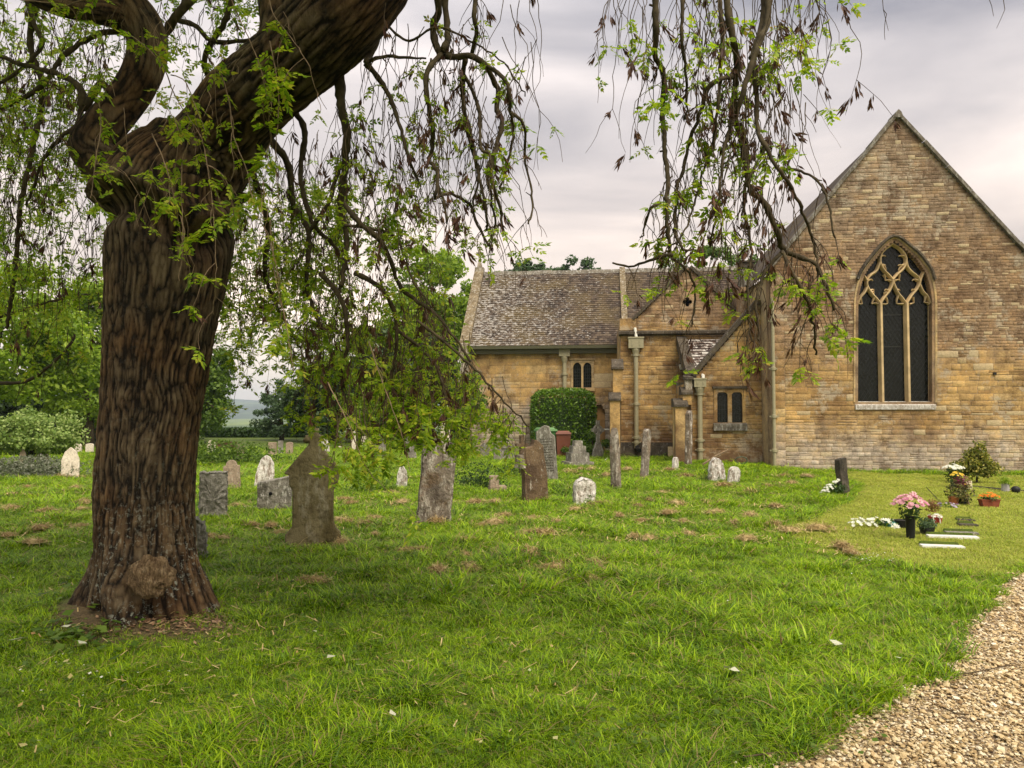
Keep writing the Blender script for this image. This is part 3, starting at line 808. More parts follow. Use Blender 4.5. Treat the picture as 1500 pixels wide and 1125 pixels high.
ZN = [ # px0,py0,px1,py1,d0,d1,n,Lmin,Lmax,leaf,key
 (-90, -160, 150, 60, 5.6, 9.0, 90, 0.7, 1.7, 0.5, 0.25),
 (-90, 40, 150, 330, 6.0, 9.0, 230, 0.5, 1.3, 0.42, 0.35),
 (-60, 330, 140, 430, 6.8, 9.5, 50, 0.4, 0.9, 0.4, 0.3),
 (150, -100, 420, 40, 5.8, 7.5, 60, 0.3, 0.8, 0.45, 0.1),
 (330, 190, 520, 400, 5.9, 9.0, 170, 0.5, 1.2, 0.62, 0.35),
 (300, 330, 470, 500, 6.4, 9.0, 46, 0.3, 0.75, 0.75, 0.3),
 (440, 380, 650, 520, 5.8, 8.4, 120, 0.4, 0.95, 0.36, 0.5),
 (460, 440, 670, 560, 5.6, 7.8, 90, 0.3, 0.62, 0.35, 1.2),
 (560, 470, 700, 580, 5.6, 7.0, 40, 0.2, 0.5, 0.5, 0.6),
 (560, 0, 790, 120, 4.8, 5.8, 26, 0.5, 1.2, 0.08, 0.5),
 (490, 120, 640, 300, 5.2, 6.5, 80, 0.3, 0.8, 0.22, 0.7),
 (615, 100, 760, 260, 4.8, 5.3, 30, 0.25, 0.7, 0.08, 0.2),
 (540, 250, 600, 330, 5.2, 6.0, 16, 0.3, 0.7, 0.5, 0.4),
 (880, -90, 1210, 10, 4.7, 5.4, 62, 0.4, 1.1, 0.13, 0.6),
 (950, 10, 1160, 130, 4.7, 5.3, 40, 0.3, 0.9, 0.13, 0.7),
 (1000, 100, 1160, 260, 4.7, 5.2, 34, 0.3, 0.8, 0.13, 0.8),
 (960, 260, 1010, 380, 4.8, 5.1, 16, 0.15, 0.5, 0.1, 0.15),
 (1050, 260, 1190, 380, 4.7, 5.2, 22, 0.2, 0.6, 0.12, 0.7),
 (480, 560, 570, 620, 4.9, 5.4, 10, 0.25, 0.5, 0.7, 0.2),
 (640, 540, 745, 620, 5.4, 6.4, 22, 0.2, 0.5, 0.8, 0.2),
 (560, 540, 660, 600, 5.0, 5.8, 16, 0.2, 0.4, 0.6, 0.6),
 (1140, 370, 1220, 420, 4.7, 5.0, 12, 0.2, 0.5, 0.2, 0.3),
]
for (x0, y0, x1, y1, d0_, d1_, n_, l0, l1, lf, ky) in ZN:
    for _ in range(n_):
        d = rng.uniform(d0_, d1_)
        add_twig(np.array(P(rng.uniform(x0, x1), rng.uniform(y0, y1), d)), rng.uniform(l0, l1), lf, ky)
# from the hand-laid branches
for s in allbr:
    for k in range(2, len(s)):
        if rng.random() < 0.34: add_twig(s[k], rng.uniform(0.12, 0.55), 0.10, 0.35, 0.6)
# a few single twigs that reach into the open sky
for (a, b, d, L_) in ((1272, -60, 5.0, 0.62), (1430, -50, 5.0, 0.36), (1446, -70, 5.0, 0.6), (742, -60, 4.9, 0.9), (765, -60, 4.9, 0.9), (775, -60, 4.9, 1.2), (1180, 150, 4.7, 0.5)):
    add_twig(np.array(P(a, b, d)), L_, 0.02, 0.1, 0.05)
twq_arc = branch_path([(1177, 138), (1200, 165), (1218, 195), (1232, 216)], 4.7, 0.003); twq.tri_tube(twq_arc, 0.003, 0.0015)
# pale straw-coloured twigs in front of the trunk
for pts, d in (([(392, -20), (400, 20), (430, 60), (452, 95), (462, 130), (478, 160)], 4.9), ([(330, -20), (352, 30), (378, 90), (392, 150), (396, 210)], 4.8), ([(182, 45), (215, 70), (240, 100), (256, 140), (278, 175), (296, 205), (306, 260), (314, 330), (316, 400), (312, 460)], 5.0),
               ([(222, 195), (240, 235), (252, 275), (262, 330), (278, 392)], 5.0), ([(145, 150), (148, 185), (140, 235), (133, 290)], 5.1), ([(285, 195), (268, 230), (266, 280), (268, 350), (262, 410)], 5.05), ([(320, 95), (336, 150), (342, 200), (362, 250), (372, 300), (400, 370), (412, 440), (425, 520)], 5.0),
               ([(395, 320), (402, 400), (418, 470), (430, 545)], 5.0), ([(142, 240), (165, 245), (186, 258), (200, 270)], 5.1), ([(395, 60), (408, 140), (404, 240), (415, 330)], 4.9), ([(480, 560), (510, 620), (540, 690), (600, 745)], 4.9), ([(540, 500), (560, 560), (590, 640), (600, 690)], 5.2),
               ([(30, 0), (100, 10), (118, 40), (150, 60)], 5.2), ([(70, 18), (120, 0), (170, -10)], 5.2), ([(300, 240), (330, 262), (345, 330)], 5.1), ([(250, 110), (270, 118), (284, 150), (300, 190)], 5.0)):
    s = branch_path(pts, d, 0.006); stq.tri_tube(s, 0.0055, 0.0025)
    for k in range(3, len(s), 3):
        if rng.random() < 0.22: nodes.append(s[k])
        if rng.random() < 0.3: add_twig(s[k], rng.uniform(0.1, 0.35), 0.6, 0.1, 0.6, stq, 0.003, False)
for _ in range(28):
    add_twig(np.array(P(rng.uniform(150, 420), rng.uniform(0, 260), rng.uniform(4.9, 5.3))), rng.uniform(0.15, 0.5), 0.25, 0.05, 0.5, stq, 0.003)
twq.build('twigs', M['twig'], ash, kind='stuff')
stq.build('twigs', M['straw_twig'], ash, kind='stuff', label='pale straw coloured bare twigs')

# leaf sprays: pinnate leaves of paired leaflets round a node
def spray(seed, n_leaf, length):
    r = np.random.default_rng(seed); V = []; Fq = []
    for i in range(n_leaf):
        az = r.uniform(0, 6.28); el = r.uniform(-0.9, 0.5)
        d = np.array([math.cos(az) * math.cos(el), math.sin(az) * math.cos(el), math.sin(el)])
        Ln = length * r.uniform(0.6, 1.2); npair = r.integers(3, 5)
        side = np.cross(d, [0, 0, 1]); side /= np.linalg.norm(side); up = np.cross(side, d)
        c = np.zeros(3)
        def leaflet(base, dr, L_, W_):
            b = len(V); nrm = np.cross(dr, up if abs(np.dot(dr, up)) < .9 else side); nrm /= np.linalg.norm(nrm)
            w = np.cross(dr, up + r.normal(0, .3, 3)); w /= np.linalg.norm(w)
            V.extend([base, base + dr * L_ * .45 + w * W_ - up * W_ * .3, base + dr * L_ + np.array([0, 0, -.15 * L_]), base + dr * L_ * .45 - w * W_ - up * W_ * .3])
            Fq.append((b, b + 1, b + 2, b + 3))
        for k in range(1, npair + 1):
            tt_ = k / (npair + .4); pos = d * Ln * tt_ + np.array([0, 0, -0.35 * Ln * tt_ ** 2])
            for sgn in (-1, 1):
                dr = d * 0.75 + side * sgn * 0.8 + r.normal(0, .12, 3) + np.array([0, 0, -.15]); dr /= np.linalg.norm(dr)
                leaflet(pos, dr, length * .44 * r.uniform(.75, 1.15), length * .115)
        leaflet(d * Ln * 0.98 + np.array([0, 0, -0.33 * Ln]), d, length * .5, length * .125)
        b = len(V); V.extend([np.zeros(3), d * Ln * .5 + side * .001, d * Ln + np.array([0, 0, -0.35 * Ln]), d * Ln * .5 - side * .001 - np.array([0, 0, .002])]); Fq.append((b, b + 1, b + 2, b + 3))
    return np.array(V), np.array(Fq)
TS = [spray(100 + i, 3 + i % 3, 0.088) for i in range(6)]
TM = [mesh('leaf_spray', v, f, [M['leaf']]) for v, f in TS]
nodes = np.array(nodes); kx_, ky_ = proj(nodes); nodes = nodes[np.hypot(kx_ - 1007, ky_ - 438) > 22]
crown = []      # the crown overhead, above the picture, that shades the grass below
for _ in range(1500):
    a = rng.uniform(0, 6.28); rr = 3.9 * math.sqrt(rng.random())
    crown.append((-3.0 + rr * math.cos(a), 5.2 + rr * math.sin(a) * 0.8, 5.0 + 2.4 * (1 - (rr / 5.4) ** 2) * rng.uniform(0.5, 1)))
for _ in range(1900):      # the side of the crown that reaches over the path towards the viewer
    crown.append((rng.uniform(-5.5, 2.2), rng.uniform(-4.5, 1.2), rng.uniform(3.6, 5.2)))
crown = np.array(crown); cpx, cpy = proj(crown)
crown = crown[(cpy < -60) | (crown[:, 1] < 1.3)]
px_, py_ = proj(nodes)
dist = np.linalg.norm(nodes - np.array([0, 0, 1.6]), axis=1)
vis = (px_ > 0) & (px_ < 1500) & (py_ > 0) & (py_ < 1125)
order = np.argsort(np.where(vis, dist, 99))
near_set = order[:280]
def rmat(i):
    e_ = (rng.normal(0, .35), rng.normal(0, .35), rng.uniform(0, 6.28)); return Matrix.Rotation(e_[2], 3, 'Z') @ Matrix.Rotation(e_[0], 3, 'X') @ Matrix.Rotation(e_[1], 3, 'Y')
for i in near_set:
    o = link('leaf_spray', TM[rng.integers(0, 6)], ash, Vector(nodes[i]) - ash_at)
    o.rotation_euler = rmat(i).to_euler(); s_ = rng.uniform(0.6, 1.25); o.scale = (s_,) * 3
def scatter_joined(name, pts, templates, smin, smax, mat, parent, **kw):
    Vs, Fs, n0 = [], [], 0
    for k, (tv, tf) in enumerate(templates):
        sel = pts[k::len(templates)]
        if not len(sel): continue
        m = len(sel)
        mats = np.array([np.array(rmat(0)) for _ in range(m)]) * rng.uniform(smin, smax, m)[:, None, None]
        V = np.einsum('mij,vj->mvi', mats, tv) + sel[:, None, :]
        f = tf[None] + (np.arange(m) * len(tv))[:, None, None] + n0
        Vs.append(V.reshape(-1, 3)); Fs.append(f.reshape(-1, tf.shape[1])); n0 += m * len(tv)
    V = np.concatenate(Vs) - np.array(parent.location if parent else (0, 0, 0))
    return link(name, mesh(name, V, np.concatenate(Fs), [mat]), parent, **kw)
rest = nodes[order[280:]]
scatter_joined('foliage', rest, TS, 0.55, 1.2, M['leaf'], ash, kind='stuff')
scatter_joined('foliage', crown, TS, 1.5, 3.0, M['leaf'], ash, kind='stuff', label='crown of leaves high overhead')
# bunches of last year's brown keys
def keys(seed):
    r = np.random.default_rng(seed); V = []; Fq = []
    for i in range(11):
        a = r.uniform(0, 6.28); z0 = -r.uniform(0, .05); L_ = r.uniform(.03, .045); o_ = r.uniform(0, .02)
        w = np.array([math.sin(a + .7), math.cos(a + .7), 0]) * .0048
        b0 = np.array([math.cos(a) * o_ * .4, math.sin(a) * o_ * .4, z0]); b1 = b0 + np.array([math.cos(a) * o_, math.sin(a) * o_, -L_])
        b = len(V); V.extend([b0, (b0 + b1) / 2 + w, b1, (b0 + b1) / 2 - w]); Fq.append((b, b + 1, b + 2, b + 3))
    return np.array(V), np.array(Fq)
keysites = np.array(keysites); kx_, ky_ = proj(keysites); keysites = keysites[np.hypot(kx_ - 1007, ky_ - 430) > 26]
scatter_joined('seed_keys', np.array(keysites), [keys(i) for i in range(3)], 1.0, 2.0, M['keys'], ash, kind='stuff')
print('ASH nodes', len(nodes), 'keys', len(keysites), 'crown', len(crown))
# ------------------------------------------------------------------ the church
TH_ = R(6.5)
O = Vector((10.8, 21.0, 0.0))
church = empty('church', O, 'old honey coloured stone church with steep gables, tiled roofs and a tall traceried pointed window', 'church', -TH_)
Rl = Matrix.Rotation(TH_, 3, 'Z'); Rw = Matrix.Rotation(-TH_, 3, 'Z')
camL = Rl @ (Vector((0, 0, 1.6)) - O)
def V(px, py, v):
    p = Rl @ (P(px, py, 10) - Vector((0, 0, 1.6)))
    k = (v - camL.y) / p.y
    return Vector((camL.x + p.x * k, v, camL.z + p.z * k))
def U(px, v, py=560): return V(px, py, v).x
def Zz(py, px, v): return V(px, py, v).z
def toW(p): return O + Rw @ Vector(p)

ochre = ((0.34, 0.215, 0.09), (0.46, 0.305, 0.125), (0.56, 0.41, 0.20))
gold = ((0.33, 0.20, 0.078), (0.45, 0.295, 0.118), (0.56, 0.40, 0.19))
brown = ((0.22, 0.142, 0.082), (0.285, 0.19, 0.11), (0.35, 0.25, 0.15))
greyl = ((0.30, 0.24, 0.18), (0.42, 0.35, 0.275), (0.54, 0.47, 0.385))
paleb = ((0.20, 0.14, 0.085), (0.30, 0.22, 0.145), (0.40, 0.32, 0.22))
M['wallA'] = masonry('gable_stone', [(0, greyl), (0.95, ochre), (3.1, brown), (6.6, paleb)], 0.5, 0.065, 0.9)
M['wallC'] = masonry('porch_stone', [(0, brown), (0.5, gold), (4.6, brown)], 0.75, 0.06, 0.7)
M['wallD'] = masonry('nave_stone', [(0, greyl), (1.9, ochre)], 0.35, 0.05, 0.8)
M['mortar'] = masonry('lime_mortar', [(0, ((0.34, 0.25, 0.155),) * 3), (3.4, ((0.25, 0.17, 0.10),) * 3)], 0.5, 0.0, 1.5)
M['dressed'] = masonry('dressed_stone', [(0, ((0.40, 0.31, 0.19), (0.46, 0.34, 0.18), (0.50, 0.36, 0.17)))], 0.2, 0.0)
M['tracery'] = plain('tracery_stone', (0.50, 0.37, 0.20), 0.85, 0.3, 2.5, bump=0.3)
M['coping'] = lichen('coping_stone', (0.19, 0.165, 0.125), (0.08, 0.07, 0.055), (0.36, 0.35, 0.31), 0.4, 6)
M['darkstone'] = lichen('weathered_stone', (0.10, 0.08, 0.055), (0.035, 0.028, 0.02), (0.25, 0.23, 0.2), 0.15, 8)
M['glass'] = plain('leaded_glass', (0.006, 0.008, 0.006), 0.16, 0.3, 3)
M['lead'] = plain('lead_came', (0.035, 0.035, 0.03), 0.7)
M['pipe'] = plain('painted_pipe', (0.30, 0.27, 0.17), 0.5, 0.1)
M['gutter'] = plain('painted_gutter', (0.12, 0.115, 0.07), 0.5, 0.1)
M['iron'] = plain('black_iron', (0.015, 0.015, 0.015), 0.5)
M['white'] = plain('white_paint', (0.7, 0.68, 0.6), 0.6, 0.1)
M['painted_dark'] = plain('painted_dark_interior', (0.004, 0.004, 0.004), 0.9)  # near-black colour standing in for the darkness of unlit insides

t = NT('roof_tile'); t.b.inputs['Roughness'].default_value = 0.9; p = t.pos(); r_ = t.rnd()
c_ = t.ramp(r_, [(0.0, (0.038, 0.028, 0.022)), (0.5, (0.076, 0.055, 0.041)), (1.0, (0.12, 0.09, 0.063))])
c_ = t.mix(t.ramp(t.noise(p, 0.8, 4, .6), [(0.45, 0.0), (0.65, 0.6)]), c_, (0.13, 0.095, 0.04))
lic = t.noise(t.scale(p, (1, 1, 2.2)), 6.5, 4, 0.75)
ar = t.math('ADD', t.math('MULTIPLY', t.noise(p, 0.45, 3), 0.16), t.math('MULTIPLY', t.math('SUBTRACT', 3.4, t.xyz()['X']), 0.021))
c_ = t.mix(t.ramp(t.math('ADD', lic, ar), [(0.675, 0.0), (0.73, 0.85)]), c_, (0.38, 0.355, 0.32))
t.col(c_); t.bump(t.noise(p, 30, 3), 0.5, 0.02); M['tile'] = t.m
t = NT('stone_slate'); t.b.inputs['Roughness'].default_value = 0.9; p = t.pos()
c_ = t.ramp(t.rnd(), [(0.0, (0.05, 0.035, 0.03)), (0.6, (0.13, 0.09, 0.07)), (1.0, (0.5, 0.47, 0.42))])
c_ = t.mix(t.ramp(t.noise(p, 7, 4, 0.7), [(0.52, 0.0), (0.58, 0.9)]), c_, (0.62, 0.58, 0.53)); t.col(c_); M['slate'] = t.m

stones = []     # (screen area, parent key, u, z, w, h, v, proud)
def stonework(key, v, umin, umax, z0, z1, inter, course, seed):
    """inter(z)->[(u0,u1)], course(z,u)->(h, wmin, wmax)"""
    r = random.Random(seed); z = z0
    while z < z1:
        h_, w0, w1 = course(z, 0); h_ *= r.uniform(0.82, 1.2)
        for (a, b) in inter(z + h_ / 2):
            u = a + 0.004
            while u < b - 0.05:
                _, w0, w1 = course(z, u); w = r.uniform(w0, w1)
                if u + w > b - 0.12: w = b - u - 0.004
                hh = h_
                parts = [(z, h_)]
                if r.random() < 0.22: parts = [(z, h_ * .5), (z + h_ * .5, h_ * .5)]
                for (zz, hh) in parts:
                    c = (u + w / 2, zz + hh / 2)
                    wp = toW((c[0], v, c[1])); dx, dy = proj(np.array(wp))
                    area = w * hh / wp.y ** 2
                    if not (-5 < dx < 1505): area = 0
                    stones.append((area, key, c[0], c[1], w - 0.009, hh - 0.009, v, r.uniform(0.0, 0.007)))
                u += w
        z += h_
def backing(name, v, thick, z0, z1, inter, mat, step=0.07):
    mb = MB(); z = z0
    run = None
    def flush(run):
        if run:
            for a, b in run[2]:
                if b - a > 0.01: mb.box(a, b, v, v + thick, run[0], run[1])
    while z < z1 - 1e-6:
        zz = min(z + step, z1); iv = [(round(a, 3), round(b, 3)) for a, b in inter((z + zz) / 2)]
        if run and run[2] == iv: run = (run[0], zz, iv)
        else: flush(run); run = (z, zz, iv)
        z = zz
    flush(run)
    return mb.build(name, mat, church)
def coping(name, pts, v0, v1, thick, mat, joints=0.9, parent=church):
    """stones laid end to end along a raking line; pts [(u,z)...] straight run"""
    (ua, za), (ub, zb) = pts; L_ = math.hypot(ub - ua, zb - za); n = max(1, round(L_ / joints))
    du, dz = (ub - ua) / L_, (zb - za) / L_; nx_, nz_ = -dz, du
    if nz_ < 0: nx_, nz_ = -nx_, -nz_
    for i in range(n):
        a, b = L_ * i / n + .004, L_ * (i + 1) / n - .004; lift = random.uniform(-.008, .012)
        q4 = [(ua + du * a, za + dz * a), (ua + du * b, za + dz * b), (ua + du * b + nx_ * thick, za + dz * b + nz_ * thick), (ua + du * a + nx_ * thick, za + dz * a + nz_ * thick)]
        q4 = [(x + nx_ * lift, z + nz_ * lift) for x, z in q4]
        MB().prism(q4, v0 - random.uniform(0, .012), v1).build(name, mat, parent)

# ---- gable wall with the tall window
uL, uR = U(1130.5, 0), None
ap = V(1315, 170, 0); eL = V(1130.5, 396, 0)
uR = ap.x + (ap.x - eL.x); slope = (ap.z - eL.z) / (ap.x - eL.x)
cw = lambda x, y: (1240 + x / 8.653, 330 + y / 8.653)
def cc(pts, v=0.0): return [V(*cw(x, y), v) for x, y in pts]
Lout = [(150, 2245), (155, 990), (165, 880), (198, 730), (238, 622), (300, 525), (380, 420), (450, 335), (520, 262), (612, 200)]
Rout = [(1092, 2245), (1092, 990), (1085, 880), (1062, 750), (1010, 585), (950, 500), (890, 420), (790, 330), (700, 255), (612, 200)]
Lo = cc(Lout); Ro = cc(Rout)
Lz = np.array([q_.z for q_ in Lo]); Lu = np.array([q_.x for q_ in Lo]); Rz_ = np.array([q_.z for q_ in Ro]); Ru = np.array([q_.x for q_ in Ro])
wz0, wz1 = Lz[0], Lz[-1]
def open_w(z, grow=0.0):
    if z < wz0 - grow or z > wz1 + grow: return None
    zc = min(z, wz1)
    a, b = np.interp(zc, Lz, Lu), np.interp(zc, Rz_, Ru)
    if z > wz1: f_ = (wz1 + grow - z) / max(grow, 1e-6); m = (a + b) / 2; return (m - grow * f_ * .6, m + grow * f_ * .6)
    return a - grow, b + grow
def intA(grow):
    def f_(z):
        a, b = uL + (.365 if grow and z < eL.z - .25 else 0), uR
        if z > eL.z: k = (z - eL.z) / slope; a, b = uL + k, uR - k
        w = open_w(z, grow)
        if b - a < .05: return []
        return [(a, b)] if w is None else [(a, w[0]), (w[1], b)]
    return f_
def courseA(z, u):
    if z < 0.9: return (0.12, 0.14, 0.4)
    if z < 3.15:
        if abs(u - ap.x) < 1.5 and z < wz0: return (0.13, 0.15, 0.4)
        return (0.165, 0.2, 0.62)
    if z < 6.5: return (0.088, 0.09, 0.30)
    return (0.11, 0.12, 0.38)
wallA = backing('gable_wall', 0.03, 0.55, -0.4, ap.z, intA(0.0), M['mortar'])
stonework('A', 0.03, uL, uR, -0.2, ap.z - .12, intA(0.11), courseA, 1)
# quoins up the left corner of the gable
mb = None
for i in range(24):
    z = -0.15 + i * 0.235
    if z > eL.z - .2: break
    w = 0.36
    stones.append((1, 'A', uL + w / 2, z + .115, w - .006, .225, 0.03, 0.03))
# side wall of the gable wing (faces left) and its roof
MB().box(uL + 0.001, uL + .5, 0.585, 12, -.3, eL.z - .05).build('side_wall', M['dressed'], church)
def roof_tiles(name, A, B, Ct, Dt, rows, tw, mat, parent=church, th=0.018, jit=0.006, seed=3, cut=None):
    """A,B bottom left/right; Ct,Dt top left/right"""
    A, B, Ct, Dt = [np.array(q_) for q_ in (A, B, Ct, Dt)]
    r = np.random.default_rng(seed); mb = MB()
    nrm = np.cross(B - A, Ct - A); nrm /= np.linalg.norm(nrm)
    if nrm[2] < 0: nrm = -nrm
    for i in range(rows):
        v0, v1 = i / rows, min(1.0, (i + 1.25) / rows)
        n = int(np.linalg.norm(B - A) / tw); off = (i % 2) * .5
        L0, R0 = A + (Ct - A) * v0, B + (Dt - B) * v0; L1, R1 = A + (Ct - A) * v1, B + (Dt - B) * v1
        for k in range(n + 1):
            a, b = (k - off) / n, (k + 1 - off) / n; a, b = max(a, 0), min(b, 1)
            if b - a < .2 / n: continue
            g_ = .02 / n
            j = nrm * (th + r.uniform(0, jit * 2)); sl = r.normal(0, .03) / rows * (Ct - A) * .6
            p0 = L0 + (R0 - L0) * (a + g_) + sl; p1 = L0 + (R0 - L0) * (b - g_) + sl; p2 = L1 + (R1 - L1) * (b - g_); p3 = L1 + (R1 - L1) * (a + g_)
            if cut and cut((p0 + p2) / 2): continue
            mb.add([p0 + j, p1 + j, p2, p3, p0 - nrm * .004, p1 - nrm * .004], [(0, 1, 2, 3), (4, 5, 1, 0)])
    return mb.build(name, mat, parent, kind='stuff')
# left slope of the gable wing
e0 = (uL - .12, eL.z - .1); e1 = (ap.x, ap.z - .05)
rp = MB(); rp.add([(e0[0], .5, e0[1]), (e0[0], 13, e0[1]), (e1[0], 13, e1[1]), (e1[0], .5, e1[1])], [(0, 1, 2, 3)])
rp.add([(e1[0], .5, e1[1]), (e1[0], 13, e1[1]), (2 * ap.x - e0[0], 13, e0[1]), (2 * ap.x - e0[0], .5, e0[1])], [(0, 1, 2, 3)])
rp.build('wing_roof', M['tile'], church)
kL = (uL - 0.12, eL.z - 0.12 * slope)
for s_ in (1, -1):
    a = (ap.x - s_ * (ap.x - kL[0]), kL[1]); b = (ap.x - s_ * 0.0, ap.z)
    coping('coping_stone', [a, (b[0] - s_ * .04, b[1] - .05)], -0.07, 0.52, 0.085, M['coping'], 0.95)
apx = V(1315, 166, -.08)
MB().prism([(ap.x - .13, ap.z - .06), (ap.x + .13, ap.z - .06), (ap.x + .07, ap.z + .1), (ap.x, ap.z + .17), (ap.x - .07, ap.z + .1)], -.085, .5).build('apex_stone', M['coping'], church)

# ---- the traceried window
win = link('traceried_window', None, church); win.empty_display_size = .1
win['label'] = 'tall pointed three-light window with flowing tracery'
def sweep(pts, r0, r1=None, v=0.16, n=6, dv=1.6):
    """bar of rounded section along a curve in the window plane"""
    pts = [Vector(p_) for p_ in pts]; s = spline([(p_.x, v, p_.z, 0) for p_ in pts], max(6, len(pts) * 4))[:, :3]
    tan = np.gradient(s, axis=0); tan /= np.linalg.norm(tan, axis=1)[:, None] + 1e-9
    nor = np.stack([-tan[:, 2], np.zeros(len(s)), tan[:, 0]], -1)
    sec = [(-1, .9), (-.45, -.9), (0, -1.2), (.45, -.9), (1, .9)]
    Vv = []; Ff = []
    for i, c in enumerate(s):
        rr = r0 + ((r1 or r0) - r0) * i / (len(s) - 1)
        for a, b in sec: Vv.append(tuple(c + nor[i] * a * rr + np.array([0, b * rr * dv, 0])))
    m = len(sec)
    for i in range(len(s) - 1):
        for k in range(m):
            k2 = (k + 1) % m; Ff.append((i * m + k, i * m + k2, (i + 1) * m + k2, (i + 1) * m + k))
    Ff.append(tuple(range(m))); Ff.append(tuple(range((len(s) - 1) * m, len(s) * m))[::-1])
    return Vv, Ff
VT = 0.17
def bar(mb, pts, r_=.036, r1=None): mb.add(*sweep(cc(pts, 0.0), r_, r1, VT))
mb = MB()
for pts in (
 [(612, 222), (530, 275), (468, 350), (452, 450), (500, 555), (560, 615), (612, 680)],
 [(612, 222), (700, 275), (762, 350), (785, 440), (745, 540), (672, 610), (612, 680)],
 [(450, 455), (405, 565), (325, 625), (285, 695), (290, 765), (345, 855), (405, 920), (455, 985)],
 [(612, 675), (606, 740), (565, 830), (505, 905), (455, 985)],
 [(785, 440), (805, 520), (862, 585), (935, 645), (957, 715), (925, 790), (850, 885), (788, 985)],
 [(612, 675), (632, 745), (682, 850), (735, 915), (788, 985)],
 [(240, 622), (262, 655), (285, 695)], [(1010, 585), (980, 640), (957, 715)],
 [(165, 985), (200, 905), (255, 840), (290, 765)], [(957, 740), (1000, 830), (1055, 890), (1092, 975)]):
    bar(mb, pts, .045)
# cusps: tapering horns that turn into each light
for a, b, c in (((462, 380), (500, 368), (528, 378)), ((760, 380), (720, 368), (690, 378)), ((480, 500), (510, 485), (525, 500)), ((740, 500), (705, 485), (685, 500)),
                ((300, 690), (340, 672), (362, 690)), ((590, 690), (545, 680), (520, 690)), ((330, 820), (360, 800), (378, 815)), ((560, 820), (530, 800), (512, 820)),
                ((640, 690), (685, 675), (708, 690)), ((935, 690), (890, 672), (865, 690)), ((665, 820), (690, 800), (708, 815)), ((905, 820), (870, 800), (858, 820)),
                ((500, 610), (520, 650), (520, 685)), ((700, 610), (700, 650), (700, 685)), ((480, 480), (520, 520), (530, 560)), ((760, 480), (710, 520), (690, 560)),
                ((205, 900), (215, 950), (228, 985)), ((380, 900), (362, 950), (345, 985)), ((525, 900), (545, 940), (553, 982)), ((690, 870), (668, 940), (668, 985)),
                ((875, 900), (880, 940), (890, 975)), ((1040, 880), (1030, 930), (1018, 968)), ((165, 985), (195, 985), (225, 988)), ((425, 985), (385, 975), (350, 985)), ((480, 985), (520, 990), (553, 978)), ((745, 985), (710, 985), (670, 985)), ((830, 990), (860, 980), (890, 972)), ((1080, 990), (1050, 970), (1015, 966)),
                ((335, 840), (365, 830), (375, 870)), ((545, 850), (515, 840), (515, 890))):
    bar(mb, [a, b, c], .036, .012)
mb.build('tracery', M['tracery'], win)
for x in (455, 790):
    a, b = V(*cw(x, 975), 0), V(*cw(x, 2240), 0)
    m_ = MB(); w = .07
    m_.prism([(a.x - w, VT + .07), (a.x - w * .4, VT - .10), (a.x + w * .4, VT - .10), (a.x + w, VT + .07)], b.z, a.z, 'z')
    m_.build('mullion', M['tracery'], win)
gw = MB(); gl = [(q_.x, q_.z) for q_ in Lo] + [(q_.x, q_.z) for q_ in Ro[::-1][1:]]
# glass: one pane per light and one for the head
zsp = V(*cw(600, 985), 0).z
def pane(poly): MB().prism(poly, VT + .10, VT + .112).build('leaded_pane', M['glass'], win)
xs = [Lu[0] - .02, V(*cw(455, 1000), 0).x, V(*cw(790, 1000), 0).x, Ru[0] + .02]
for i in range(3): pane([(xs[i] + .001, wz0), (xs[i + 1] - .001, wz0), (xs[i + 1] - .001, zsp), (xs[i] + .001, zsp)])
pane([(xs[0], zsp + .001)] + [(a, b) for a, b in zip(Lu[1:], Lz[1:]) if b > zsp] + [(a, b) for a, b in list(zip(Ru, Rz_))[::-1][1:] if b > zsp] + [(xs[3], zsp + .001)])
lm = MB()
st_ = 0.115; k = -40
for k in range(-45, 60):
    for sg in (1, -1):
        # diagonal strips clipped coarsely to the opening
        seg = []
        for j in range(0, 120):
            z = wz0 + j * .05; u = ap.x + k * st_ + sg * (z - wz0) * .62
            w = open_w(z)
            inside = w is not None and w[0] < u < w[1] and z < wz1 - .05
            if inside: seg.append((u, z))
            elif len(seg) > 1: lm.tube([(seg[0][0], VT + .094, seg[0][1]), (seg[-1][0], VT + .094, seg[-1][1])], .005, 3, False); seg = []
            else: seg = []
        if len(seg) > 1: lm.tube([(seg[0][0], VT + .094, seg[0][1]), (seg[-1][0], VT + .094, seg[-1][1])], .005, 3, False)
for y in (460, 507): 
    a = V(1297, y, 0); b = V(1327, y, 0); lm.box(a.x, b.x, VT + .07, VT + .09, a.z - .012, a.z + .012)
lm.build('lead_lattice', M['lead'], win, kind='stuff')
# splayed jamb and hood mould
jm = MB()
path_ = [(a, b) for a, b in zip(Lu, Lz)] + [(a, b) for a, b in list(zip(Ru, Rz_))[::-1][1:]]
sp2 = spline([(a, 0, b, 0) for a, b in path_[1:-1]], 60)[:, [0, 2]]; sp2 = np.vstack([[path_[0]], sp2, [path_[-1]]])
def ring(o0, v0, o1, v1, mat, name, closed_thick=None):
    tn = np.gradient(sp2, axis=0); tn /= np.linalg.norm(tn, axis=1)[:, None]; nm = np.stack([-tn[:, 1], tn[:, 0]], -1)
    V0 = sp2 + nm * o0; V1 = sp2 + nm * o1; n = len(sp2)
    vv = [(a, v0, b) for a, b in V0] + [(a, v1, b) for a, b in V1]
    MB().add(vv, [(i, i + 1, n + i + 1, n + i) for i in range(n - 1)]).build(name, mat, win)
ring(-.015, VT + .12, .075, .06, M['tracery'], 'jamb')
ring(.07, .062, .078, .012, M['tracery'], 'jamb')
ring(.077, .012, .125, .0, M['dressed'], 'jamb')
ring(.125, .0, .13, .05, M['dressed'], 'jamb')
